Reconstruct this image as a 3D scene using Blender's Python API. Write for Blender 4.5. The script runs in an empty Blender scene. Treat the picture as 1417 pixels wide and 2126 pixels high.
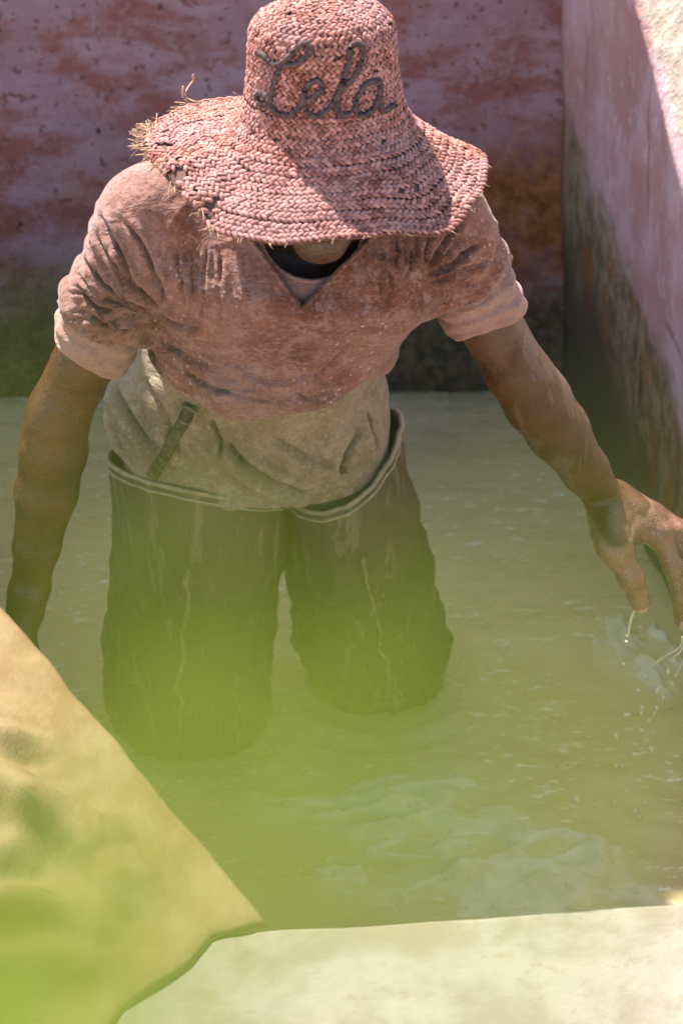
import bpy, math, random
import numpy as np
from mathutils import Vector, noise
from mathutils.bvhtree import BVHTree

random.seed(7); np.random.seed(7)
D = bpy.data
scene = bpy.context.scene
COL = scene.collection
R = math.radians

# ------------------------------------------------------------------ camera
PITCH = R(33.0); FPX = 100.0 / 36.0 * 2126.0; DIST = 4.1
CP, SP = math.cos(PITCH), math.sin(PITCH)
CAM = Vector((0.1, -DIST * CP, 0.39 + DIST * SP))
cd = D.cameras.new('camera'); cam = D.objects.new('camera', cd); COL.objects.link(cam)
cam.location = CAM; cam.rotation_euler = (R(90) - PITCH, 0, 0)
cd.sensor_fit = 'VERTICAL'; cd.sensor_height = 36.0; cd.lens = 100.0
cd.clip_start = 0.01; cd.clip_end = 3000
cd.dof.use_dof = True; cd.dof.focus_distance = 3.62; cd.dof.aperture_fstop = 5.6
scene.camera = cam

# ------------------------------------------------------------------ light
SUN_EL, SUN_AZ = R(52.0), R(30.0)          # sun behind the man, to the left
sl = D.lights.new('sun', 'SUN'); so = D.objects.new('sun', sl); COL.objects.link(so)
sdir = Vector((math.sin(SUN_AZ) * math.cos(SUN_EL), -math.cos(SUN_AZ) * math.cos(SUN_EL), -math.sin(SUN_EL)))
so.rotation_euler = sdir.to_track_quat('-Z', 'Y').to_euler(); so.location = (-6, 10, 9)
sl.energy = 5.0; sl.angle = R(0.53); sl.color = (1.0, 0.945, 0.88)
w = D.worlds.new('World'); scene.world = w; w.use_nodes = True
wn = w.node_tree; bg = wn.nodes['Background']
sk = wn.nodes.new('ShaderNodeTexSky'); sk.sky_type = 'NISHITA'; sk.sun_disc = False
sk.sun_elevation = SUN_EL; sk.sun_rotation = -SUN_AZ; sk.dust_density = 1.5; sk.air_density = 1.0
wn.links.new(sk.outputs[0], bg.inputs[0]); bg.inputs[1].default_value = 0.10
scene.view_settings.view_transform = 'Standard'; scene.view_settings.look = 'None'
scene.view_settings.exposure = 1.85; scene.view_settings.gamma = 1.0
scene.render.engine = 'CYCLES'
scene.cycles.use_denoising = True
scene.cycles.max_bounces = 8; scene.cycles.diffuse_bounces = 5; scene.cycles.transparent_max_bounces = 24
scene.cycles.caustics_reflective = False; scene.cycles.caustics_refractive = False
scene.cycles.sample_clamp_indirect = 6.0

# ------------------------------------------------------------------ helpers
def ray(px, py):
    u = (px - 708.5) / FPX; v = (1063 - py) / FPX
    return Vector((u, CP + v * SP, -SP + v * CP))
def at(px, py, Y):
    r = ray(px, py); return CAM + r * ((Y - CAM.y) / r.y)
def atz(px, py, Z):
    r = ray(px, py); return CAM + r * ((Z - CAM.z) / r.z)

def srgb(r, g, b):
    f = lambda c: (c / 255 / 12.92) if c / 255 <= 0.04045 else ((c / 255 + 0.055) / 1.055) ** 2.4
    return (f(r), f(g), f(b), 1)

def tag(o, label=None, cat=None, group=None, kind=None):
    if label: o['label'] = label
    if cat: o['category'] = cat
    if group: o['group'] = group
    if kind: o['kind'] = kind
    return o

def mk(name, verts, faces, mat, parent=None, smooth=True, origin=None):
    v = np.asarray(verts, dtype=np.float64)
    lo, hi = v.min(0), v.max(0)
    o3 = np.array([(lo[0] + hi[0]) / 2, (lo[1] + hi[1]) / 2, lo[2]]) if origin is None else np.array(origin)
    me = D.meshes.new(name)
    if isinstance(faces, np.ndarray):
        n = len(faces); k = faces.shape[1]
        me.vertices.add(len(v)); me.vertices.foreach_set('co', (v - o3).astype(np.float32).ravel())
        me.loops.add(n * k); me.loops.foreach_set('vertex_index', faces.astype(np.int32).ravel())
        me.polygons.add(n); me.polygons.foreach_set('loop_start', np.arange(0, n * k, k, dtype=np.int32))
        me.update(calc_edges=True); me.validate()
    else:
        me.from_pydata([tuple(x) for x in (v - o3)], [], faces); me.update()
    if smooth: me.polygons.foreach_set('use_smooth', np.ones(len(me.polygons), dtype=bool))
    me.materials.append(mat)
    o = D.objects.new(name, me); COL.objects.link(o)
    p0 = np.zeros(3)
    if parent is not None:
        q = parent
        while q is not None:
            p0 = p0 + np.array(q.location); q = q.parent
        o.parent = parent
    o.location = Vector(o3 - p0)
    return o

def empty(name, loc):
    o = D.objects.new(name, None); COL.objects.link(o); o.location = loc; o.empty_display_size = 0.05
    return o

# ---- materials -----------------------------------------------------
class NB:
    def __init__(s, name):
        s.m = D.materials.new(name); s.m.use_nodes = True
        s.t = s.m.node_tree; s.n = s.t.nodes; s.l = s.t.links
        s.b = s.n['Principled BSDF']
        g = s.n.new('ShaderNodeNewGeometry'); s.pos = g.outputs['Position']; s.nrm = g.outputs['Normal']
        sp = s.n.new('ShaderNodeSeparateXYZ'); s.l.new(s.pos, sp.inputs[0]); s.x, s.y, s.z = sp.outputs
    def mth(s, op, a, b=None, clamp=False):
        n = s.n.new('ShaderNodeMath'); n.operation = op; n.use_clamp = clamp
        for i, v in enumerate((a, b)):
            if v is None: continue
            if isinstance(v, (int, float)): n.inputs[i].default_value = v
            else: s.l.new(v, n.inputs[i])
        return n.outputs[0]
    def noise(s, scale, detail=5, rough=0.6, stretch=(1, 1, 1), off=(0, 0, 0), dist=0.0):
        mp = s.n.new('ShaderNodeMapping'); s.l.new(s.pos, mp.inputs[0])
        mp.inputs['Scale'].default_value = stretch; mp.inputs['Location'].default_value = off
        n = s.n.new('ShaderNodeTexNoise'); s.l.new(mp.outputs[0], n.inputs['Vector'])
        n.inputs['Scale'].default_value = scale; n.inputs['Detail'].default_value = detail
        n.inputs['Roughness'].default_value = rough; n.inputs['Distortion'].default_value = dist
        return n.outputs['Fac']
    def vor(s, scale, stretch=(1, 1, 1), feature='F1', rand=1.0):
        mp = s.n.new('ShaderNodeMapping'); s.l.new(s.pos, mp.inputs[0]); mp.inputs['Scale'].default_value = stretch
        n = s.n.new('ShaderNodeTexVoronoi'); n.feature = feature; s.l.new(mp.outputs[0], n.inputs['Vector'])
        n.inputs['Scale'].default_value = scale; n.inputs['Randomness'].default_value = rand
        return n.outputs['Distance']
    def step(s, v, lo, hi, a=0.0, b=1.0):
        n = s.n.new('ShaderNodeMapRange'); n.interpolation_type = 'SMOOTHSTEP'
        s.l.new(v, n.inputs[0])
        for i, q in enumerate((lo, hi, a, b)): n.inputs[i + 1].default_value = q
        return n.outputs[0]
    def mix(s, f, a, b):
        n = s.n.new('ShaderNodeMix'); n.data_type = 'RGBA'
        if isinstance(f, (int, float)): n.inputs[0].default_value = f
        else: s.l.new(f, n.inputs[0])
        for i, q in ((6, a), (7, b)):
            if isinstance(q, tuple): n.inputs[i].default_value = q
            else: s.l.new(q, n.inputs[i])
        return n.outputs[2]
    def bump(s, h, strength=0.5, dist=0.01):
        n = s.n.new('ShaderNodeBump'); n.inputs['Strength'].default_value = strength
        n.inputs['Distance'].default_value = dist; s.l.new(h, n.inputs['Height'])
        if s.b.inputs['Normal'].is_linked: s.l.new(s.b.inputs['Normal'].links[0].from_socket, n.inputs['Normal'])
        s.l.new(n.outputs[0], s.b.inputs['Normal'])
    def col(s, c):
        if isinstance(c, tuple): s.b.inputs['Base Color'].default_value = c
        else: s.l.new(c, s.b.inputs['Base Color'])
    def rough(s, r, spec=0.3):
        if isinstance(r, (int, float)): s.b.inputs['Roughness'].default_value = r
        else: s.l.new(r, s.b.inputs['Roughness'])
        s.b.inputs['Specular IOR Level'].default_value = spec

def c3(r, g, b): return (r, g, b, 1)

def m_backwall():
    m = NB('old_plaster_back')
    n1 = m.noise(7, 8, .65, (1, 1, 2.2)); n2 = m.noise(30, 10, .8, off=(3, 1, 2)); n3 = m.noise(3.2, 5, .6, (1, 1, 1.6), (5, 0, 3))
    c = m.mix(m.step(n1, .42, .6), c3(.36, .138, .122), c3(.49, .315, .355))
    c = m.mix(m.step(n3, .48, .62), c, c3(.41, .255, .285))
    c = m.mix(m.mth('MULTIPLY', m.step(n2, .51, .57), .5), c, c3(.50, .345, .37))
    c = m.mix(m.mth('MULTIPLY', m.step(m.noise(60, 3, .6), .60, .66), .8), c, c3(.21, .09, .07))
    # rust band, then dark wet moss towards the water
    zn = m.mth('ADD', m.z, m.mth('MULTIPLY', m.mth('SUBTRACT', m.noise(6, 7, .7), .5), .34))
    rust = m.mth('MULTIPLY', m.mth('MULTIPLY', m.step(zn, .22, .30), m.step(zn, .58, .36)), m.mth('ADD', m.mth('MULTIPLY', m.step(m.noise(9, 6, .7, off=(9, 9, 1)), .38, .58), .5), m.mth('MULTIPLY', m.step(m.x, .18, .40), .9)))
    c = m.mix(m.mth('MULTIPLY', rust, .9), c, m.mix(m.step(n2, .4, .6), c3(.22, .075, .028), c3(.44, .18, .065)))
    c = m.mix(m.step(zn, .32, .12), c, m.mix(m.step(n2, .42, .6), c3(.085, .072, .038), c3(.20, .155, .085)))
    pits = m.step(m.vor(17, (1, 1, .7)), .10, .05)
    pits = m.mth('MULTIPLY', pits, m.step(m.noise(5, 2, .5, off=(4, 7, 2)), .52, .60))
    c = m.mix(pits, c, c3(.04, .025, .025))
    m.col(c); m.rough(.85, .25)
    m.bump(n1, .6, .015); m.bump(n2, .9, .009); m.bump(m.noise(120, 3, .6), .35, .002)
    return m.m

def m_rightwall():
    m = NB('lilac_plaster_side')
    n1 = m.noise(5, 8, .62, (1, 1, .7)); n2 = m.noise(32, 6, .7, (1, 1, .6)); n3 = m.noise(2.6, 6, .6, (1, 1, .5), (2, 8, 3))
    c = m.mix(m.step(n1, .40, .62), c3(.50, .285, .27), c3(.62, .445, .475))
    c = m.mix(m.mth('MULTIPLY', m.step(n3, .5, .66), m.step(m.z, .45, .75)), c, c3(.36, .175, .16))
    c = m.mix(m.mth('MULTIPLY', m.step(n2, .55, .63), .7), c, c3(.64, .49, .50))
    # mossy and rusty foot, reaching higher towards the corner
    hz = m.mth('ADD', m.z, m.mth('MULTIPLY', m.y, -.42))
    hz = m.mth('ADD', hz, m.mth('MULTIPLY', m.mth('SUBTRACT', m.noise(8, 8, .72), .5), .30))
    c = m.mix(m.step(hz, .20, .10), c, m.mix(m.step(n2, .40, .6), c3(.17, .115, .06), c3(.34, .24, .14)))
    rust = m.mth('MULTIPLY', m.step(m.noise(11, 5, .7, (1, 1, .5), (1, 2, 9)), .5, .62), m.step(hz, .17, .05))
    c = m.mix(rust, c, c3(.30, .12, .04))
    c = m.mix(m.mth('MULTIPLY', m.step(hz, .06, -.16), .9), c, c3(.085, .07, .036))
    crack = m.mth('MULTIPLY', m.step(m.vor(3.0, (1, 1, .35), 'DISTANCE_TO_EDGE'), .012, .003), .55)
    c = m.mix(m.mth('MULTIPLY', crack, m.step(m.noise(4, 3, .5, off=(7, 7, 7)), .5, .6)), c, c3(.09, .05, .045))
    sunlit_top = m.mth('SUBTRACT', m.z, m.mth('ADD', .872, m.mth('MULTIPLY', m.mth('SUBTRACT', m.y, .678), .68)))
    c = m.mix(m.step(sunlit_top, .004, .02), c, m.mix(m.step(n2, .42, .6), c3(.36, .29, .225), c3(.50, .43, .35)))  # warm beige of the sunlit part painted in above the slanting line
    sx2 = m.mth('MULTIPLY', m.mth('MULTIPLY', m.step(sunlit_top, .01, .05), m.step(m.noise(30, 7, .75, (1, 1, .4), (2, 2, 8)), .52, .62)), m.step(m.noise(7, 3, .5, off=(4, 2, 6)), .50, .60))
    c = m.mix(m.mth('MULTIPLY', sx2, .9), c, c3(.03, .025, .02))
    soot = m.mth('MULTIPLY', m.step(m.noise(22, 6, .7, (1, 1, .22), (3, 3, 3)), .56, .66), m.step(m.noise(4, 2, .5, off=(0, 2, .4)), .55, .66))
    c = m.mix(m.mth('MULTIPLY', soot, .85), c, c3(.05, .04, .035))
    m.col(c); m.rough(.8, .25)
    m.bump(n1, .55, .016); m.bump(n2, .9, .009); m.bump(m.noise(140, 3, .6), .3, .002)
    return m.m

def m_rim():
    m = NB('worn_limestone_render')
    n1 = m.noise(9, 7, .65); n2 = m.noise(45, 5, .7, off=(2, 2, 2)); n3 = m.noise(3, 4, .6, off=(6, 1, 0))
    c = m.mix(m.step(n1, .38, .62), c3(.150, .131, .094), c3(.197, .180, .140))
    c = m.mix(m.mth('MULTIPLY', m.step(n2, .56, .66), .5), c, c3(.15, .118, .075))
    c = m.mix(m.mth('MULTIPLY', m.step(n3, .55, .7), .4), c, c3(.17, .13, .085))
    m.col(c); m.rough(.85, .2)
    m.bump(n1, .4, .01); m.bump(n2, .5, .004)
    return m.m

def m_ledge():
    m = NB('sandy_render_with_painted_shade')
    n1 = m.noise(8, 7, .65, (1.6, .7, 1)); n2 = m.noise(38, 5, .7)
    c = m.mix(m.step(n1, .38, .62), c3(.27, .175, .095), c3(.35, .25, .155))
    c = m.mix(m.mth('MULTIPLY', m.step(n2, .55, .65), .45), c, c3(.20, .125, .065))
    # shadow blobs painted dark into the outer half of the ledge
    away = m.mth('ADD', m.mth('MULTIPLY', m.x, .866), m.mth('MULTIPLY', m.y, .5))   # distance from the inner edge
    wet = m.mth('ADD', away, m.mth('MULTIPLY', m.mth('SUBTRACT', m.noise(5.5, 5, .55, off=(1.3, .4, 0)), .5), .55))  # ragged outline of the painted shade
    mask = m.step(wet, -.60, -.66)
    c = m.mix(mask, c, m.mix(m.step(n2, .4, .6), c3(.08, .06, .03), c3(.12, .09, .048)))
    m.col(c); m.rough(m.step(mask, 0, 1, .85, .5), .3)
    m.bump(n1, .45, .012); m.bump(n2, .5, .004)
    return m.m

def m_tanhide():
    m = NB('tan_raw_hide')
    n1 = m.noise(9, 7, .65, (1.6, .8, 1)); n2 = m.noise(48, 5, .7, (1.5, .7, 1))
    c = m.mix(m.step(n1, .36, .64), c3(.145, .086, .041), c3(.20, .136, .073))
    c = m.mix(m.mth('MULTIPLY', m.step(n2, .54, .66), .5), c, c3(.17, .10, .048))
    m.col(c); m.rough(.9, .15); m.bump(n1, .3, .008); m.bump(n2, .5, .004)
    return m.m

def m_ground():
    m = NB('trodden_clay')
    n1 = m.noise(2.2, 8, .65); n2 = m.noise(20, 5, .7)
    c = m.mix(m.step(n1, .38, .62), c3(.56, .36, .21), c3(.66, .47, .30))
    c = m.mix(m.mth('MULTIPLY', m.step(n2, .52, .66), .5), c, c3(.44, .28, .16))
    m.col(c); m.rough(.9, .2); m.bump(n1, .4, .03); m.bump(n2, .4, .008)
    return m.m

def m_water(alpha=.38):
    m = NB('milky_tanning_liquor')
    n1 = m.noise(5, 5, .6, (1, 1.6, 1)); n2 = m.noise(38, 6, .7, (.7, 1.8, 1), (2, 4, 0))
    c = m.mix(m.step(n1, .35, .65), c3(.80, .66, .32), c3(.88, .75, .41))
    sky_streaks = m.mth('MULTIPLY', m.step(n2, .56, .64), m.step(m.noise(3.2, 3, .5, off=(1, 5, 0)), .40, .60))
    c = m.mix(m.mth('MULTIPLY', sky_streaks, .75), c, c3(.90, .86, .76))  # pale streaks painted in for sky reflected between the ripples
    m.col(c); m.rough(.08, .5); m.b.inputs['IOR'].default_value = 1.34
    m.l.new(m.mth('ADD', alpha, m.mth('MULTIPLY', sky_streaks, .4)), m.b.inputs['Alpha'])
    m.bump(m.noise(9, 3, .5, (.6, 1.7, 1), (4, 0, 0), .6), .5, .02); m.bump(m.noise(30, 2, .5, (.7, 1.6, 1)), .25, .006)
    return m.m

def m_layer():
    m = NB('turbid_layer'); m.col(c3(.85, .70, .36)); m.rough(1, 0); m.b.inputs['Alpha'].default_value = .17; return m.m
def m_murk():
    m = NB('thick_murk'); m.col(c3(.83, .69, .35)); m.rough(.9, .1); return m.m

def m_hide():
    m = NB('soaked_pale_hide')
    n1 = m.noise(14, 6, .6); n2 = m.noise(70, 4, .7)
    c = m.mix(m.step(n1, .38, .62), c3(.58, .52, .34), c3(.70, .64, .46))
    c = m.mix(m.mth('MULTIPLY', m.step(n2, .58, .68), .5), c, c3(.30, .26, .16))
    m.col(c); m.rough(.5, .2); m.bump(n1, .4, .006); m.bump(n2, .3, .002)
    return m.m

def m_shirt(name, dark, mid, dust, speck=True, dustamt=.7):
    m = NB(name)
    n1 = m.noise(9, 7, .65, off=(1, 1, 1)); n2 = m.noise(40, 5, .7, off=(4, 0, 2)); n3 = m.noise(4.5, 5, .6, off=(8, 3, 1))
    c = m.mix(m.step(n1, .36, .62), dark, mid)
    c = m.mix(m.mth('MULTIPLY', m.step(n3, .42, .66), dustamt), c, dust)
    c = m.mix(m.mth('MULTIPLY', m.step(n2, .50, .62), .55), c, dust)
    gr = m.noise(170, 3, .7, off=(7, 7, 3)); c = m.mix(m.mth('MULTIPLY', m.step(gr, .50, .68), .55), c, dust); c = m.mix(m.mth('MULTIPLY', m.step(gr, .46, .34), .6), c, dark)
    st_ = m.noise(5.5, 6, .7, off=(11, 4, 6)); c = m.mix(m.mth('MULTIPLY', m.step(st_, .54, .60), .55), c, dark)
    if speck:
        sp = m.mth('MULTIPLY', m.step(m.vor(95), .22, .14), m.step(m.noise(7, 3, .5, off=(2, 9, 4)), .50, .62))
        c = m.mix(m.mth('MULTIPLY', sp, .5), c, c3(.52, .40, .33))
        hl = m.mth('MULTIPLY', m.step(m.vor(60, (1, 1, 1.3)), .17, .11), m.step(m.noise(8, 3, .5, off=(5, 2, 8)), .54, .64))
        c = m.mix(m.mth('MULTIPLY', hl, .85), c, c3(.055, .035, .03))
    m.col(c); m.rough(.92, .12)
    m.b.inputs['Sheen Weight'].default_value = .15
    m.bump(m.noise(16, 4, .55, (1, 1, 2.4), (3, 1, 5), 1.2), .55, .010)
    m.bump(m.noise(45, 4, .6, (1, 1, 1.8), (0, 0, 0), .8), .6, .005)
    m.bump(m.noise(420, 2, .6), .3, .0012)
    return m.m

def m_skin():
    m = NB('dusty_brown_skin')
    n1 = m.noise(14, 6, .62); n2 = m.noise(75, 5, .7); n3 = m.noise(6, 5, .6, off=(3, 3, 1))
    c = m.mix(m.step(n1, .36, .64), c3(.044, .0145, .0035), c3(.078, .027, .0075))
    # pale dried mud: on the upper arm and in runs down the forearm
    mud = m.mth('ADD', m.z, m.mth('MULTIPLY', m.mth('SUBTRACT', m.noise(11, 4, .5, off=(6, 1, 1)), .5), .22))
    c = m.mix(m.mth('MULTIPLY', m.step(mud, .772, .786), .45), c, c3(.125, .06, .034))
    run = m.mth('MULTIPLY', m.step(m.noise(20, 4, .55, (1.3, 1.3, .12), (2.3, 5, 0), .3), .575, .60), m.mth('MULTIPLY', m.step(m.z, .50, .56), m.step(m.x, .28, .34)))
    c = m.mix(m.mth('MULTIPLY', run, .45), c, c3(.135, .09, .078))
    sp = m.mth('MULTIPLY', m.step(m.vor(130), .20, .12), m.step(n3, .48, .6))
    c = m.mix(m.mth('MULTIPLY', sp, .5), c, c3(.24, .15, .09))
    # the wet hand below the tide mark of mud at the wrist
    wetn = m.mth('ADD', m.z, m.mth('MULTIPLY', m.mth('SUBTRACT', n1, .5), .03))
    wet = m.mth('MULTIPLY', m.step(wetn, .505, .495), m.step(m.x, .40, .42))
    c = m.mix(m.mth('MULTIPLY', wet, .85), c, m.mix(m.step(n1, .4, .6), c3(.14, .046, .028), c3(.25, .092, .064)))
    beard = m.mth('MULTIPLY', m.mth('MULTIPLY', m.step(m.z, .955, .985), m.step(m.z, 1.075, 1.05)), m.mth('MULTIPLY', m.step(m.y, -.255, -.275), m.step(m.mth('ABSOLUTE', m.mth('SUBTRACT', m.x, .074)), .095, .085)))
    c = m.mix(m.mth('MULTIPLY', beard, .75), c, m.mix(m.step(m.noise(300, 2, .6), .4, .6), c3(.022, .012, .008), c3(.075, .038, .022)))
    tide = m.mth('MULTIPLY', m.mth('MULTIPLY', m.step(wetn, .497, .500), m.step(wetn, .507, .504)), m.step(m.x, .40, .42))
    c = m.mix(m.mth('MULTIPLY', tide, .5), c, c3(.24, .15, .08))
    m.l.new(m.mth('MULTIPLY', wet, .9), m.b.inputs['Coat Weight']); m.b.inputs['Coat Roughness'].default_value = .10
    cb = m.n.new('ShaderNodeBump'); cb.inputs['Strength'].default_value = .9; cb.inputs['Distance'].default_value = .006; m.l.new(m.noise(110, 3, .6, off=(1, 4, 2)), cb.inputs['Height']); m.l.new(cb.outputs[0], m.b.inputs['Coat Normal'])
    fo = m.mth('MULTIPLY', m.mth('MULTIPLY', m.step(m.vor(230), .30, .20), m.step(m.noise(28, 3, .6, off=(3, 1, 6)), .44, .56)), wet)
    c = m.mix(m.mth('MULTIPLY', fo, .35), c, c3(.62, .47, .40))
    m.col(c)
    m.rough(m.step(wet, 0, 1, .38, .12), .5)
    m.bump(n2, .5, .0045); m.bump(m.noise(260, 3, .6), .5, .0026)
    return m.m

def m_simple(name, c, rough=.8, spec=.3, var=None, scale=30, bump=0.0, bd=.003, vs=(1, 1, 1)):
    m = NB(name)
    if var is not None:
        n = m.noise(scale, 6, .65, vs); m.col(m.mix(m.step(n, .36, .64), c, var))
        if bump: m.bump(n, bump, bd)
    else: m.col(c)
    m.rough(rough, spec)
    return m.m

def m_wader():
    m = NB('muddy_rubberised_canvas')
    n1 = m.noise(8, 7, .65, (1, 1, .6)); n2 = m.noise(34, 6, .7, (1, 1, .45)); n3 = m.noise(16, 5, .65, (1.6, 1.6, .25), (3, 1, 0))
    c = m.mix(m.step(n1, .36, .64), c3(.020, .020, .010), c3(.036, .034, .018))
    c = m.mix(m.mth('MULTIPLY', m.step(n2, .54, .66), .45), c, c3(.17, .14, .09))
    up = m.step(m.mth('ADD', m.z, m.mth('MULTIPLY', m.mth('SUBTRACT', n1, .5), .3)), .22, .42)
    c = m.mix(m.mth('MULTIPLY', up, .55), c, c3(.13, .105, .06))
    c = m.mix(m.mth('MULTIPLY', m.step(n3, .57, .64), .45), c, c3(.27, .22, .14))
    wl = m.step(m.mth('ADD', m.z, m.mth('MULTIPLY', m.mth('SUBTRACT', n2, .5), .05)), .055, .035)
    c = m.mix(m.mth('MULTIPLY', wl, .7), c, c3(.014, .014, .008))
    m.col(c); m.rough(m.step(wl, 0, 1, .6, .25), .4)
    m.bump(n1, .5, .012); m.bump(n2, .45, .004)
    return m.m

def m_straw():
    m = NB('dusty_plaited_straw')
    at_ = m.n.new('ShaderNodeAttribute'); at_.attribute_name = 'tint'
    sx = m.n.new('ShaderNodeSeparateColor'); m.l.new(at_.outputs['Color'], sx.inputs[0])
    n1 = m.noise(10, 6, .6); n2 = m.noise(120, 4, .7)
    c = m.mix(sx.outputs[0], c3(.175, .062, .043), c3(.47, .230, .19))
    c = m.mix(m.mth('MULTIPLY', m.step(n1, .42, .64), .5), c, c3(.36, .215, .21))
    c = m.mix(m.mth('MULTIPLY', m.step(n2, .5, .64), .4), c, c3(.09, .042, .036))
    m.col(c); m.rough(.95, .05); m.bump(n2, .5, .0014)
    return m.m

def m_leaf():
    m = NB('fresh_green_leaf')
    n1 = m.noise(60, 4, .6)
    c = m.mix(m.step(n1, .35, .65), c3(.14, .215, .026), c3(.18, .265, .04))
    m.col(c); m.rough(.5, .3)
    tr = m.n.new('ShaderNodeBsdfTranslucent'); m.l.new(m.mix(.5, c, c3(.265, .395, .035)), tr.inputs[0])
    mx = m.n.new('ShaderNodeMixShader'); mx.inputs[0].default_value = .5
    m.l.new(m.b.outputs[0], mx.inputs[1]); m.l.new(tr.outputs[0], mx.inputs[2])
    m.l.new(mx.outputs[0], m.n['Material Output'].inputs[0])
    return m.m

M = dict(back=m_backwall(), right=m_rightwall(), rim=m_rim(), ledge=m_ledge(), ground=m_ground(),
         water=m_water(), murk=m_murk(), layer=m_layer(), hide=m_hide(), tanhide=m_tanhide(), skin=m_skin(), wader=m_wader(), straw=m_straw(), leaf=m_leaf(),
         shirt=m_shirt('dust_caked_brown_jersey', c3(.115, .046, .029), c3(.205, .090, .060), c3(.275, .175, .16), True, .5),
         under=m_shirt('dusty_pale_undershirt', c3(.25, .15, .115), c3(.33, .21, .17), c3(.22, .11, .075), False, .5),
         trouser=m_shirt('stained_khaki_cotton', c3(.17, .125, .072), c3(.27, .21, .135), c3(.34, .275, .195), True, .5),
         rope=m_simple('dark_grey_wool_cord', c3(.055, .038, .038), .95, .05, c3(.12, .085, .08), 160, .6, .003),
         strawdark=m_simple('straw_in_the_hat_body', c3(.10, .05, .04), .95, .1, c3(.15, .08, .065), 60),
         dry=m_simple('dry_frayed_straw', c3(.30, .19, .12), .9, .15, c3(.42, .28, .19), 90),
         trim=m_simple('muddy_canvas_trim', c3(.24, .20, .12), .8, .2, c3(.33, .28, .18), 60, .4),
         seam=m_simple('dried_mud_seam', c3(.26, .215, .14), .9, .1, c3(.16, .13, .08), 45, .5),
         strap=m_simple('dark_webbing', c3(.05, .04, .025), .9, .1, c3(.12, .10, .065), 70, .4),
         metal=m_simple('dull_metal', c3(.20, .19, .15), .5, .5, c3(.12, .11, .08), 80),
         drop=m_simple('milky_drops', c3(.66, .61, .48), .12, .5),
         mud=m_simple('crusted_mud', c3(.30, .20, .10), .6, .3, c3(.17, .11, .055), 90, .6),
         nail=m_simple('wet_nail', c3(.50, .29, .23), .2, .5),
         stem=m_simple('green_stem', c3(.10, .17, .03), .6, .3, c3(.14, .20, .05), 40),
         hair=m_simple('short_black_hair', c3(.012, .010, .009), .8, .2, c3(.03, .025, .02), 200, .6, .002),
         stone=m_simple('terrace_paving', c3(.56, .41, .27), .9, .2, c3(.66, .52, .37), 6, .4, .01))

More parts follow.
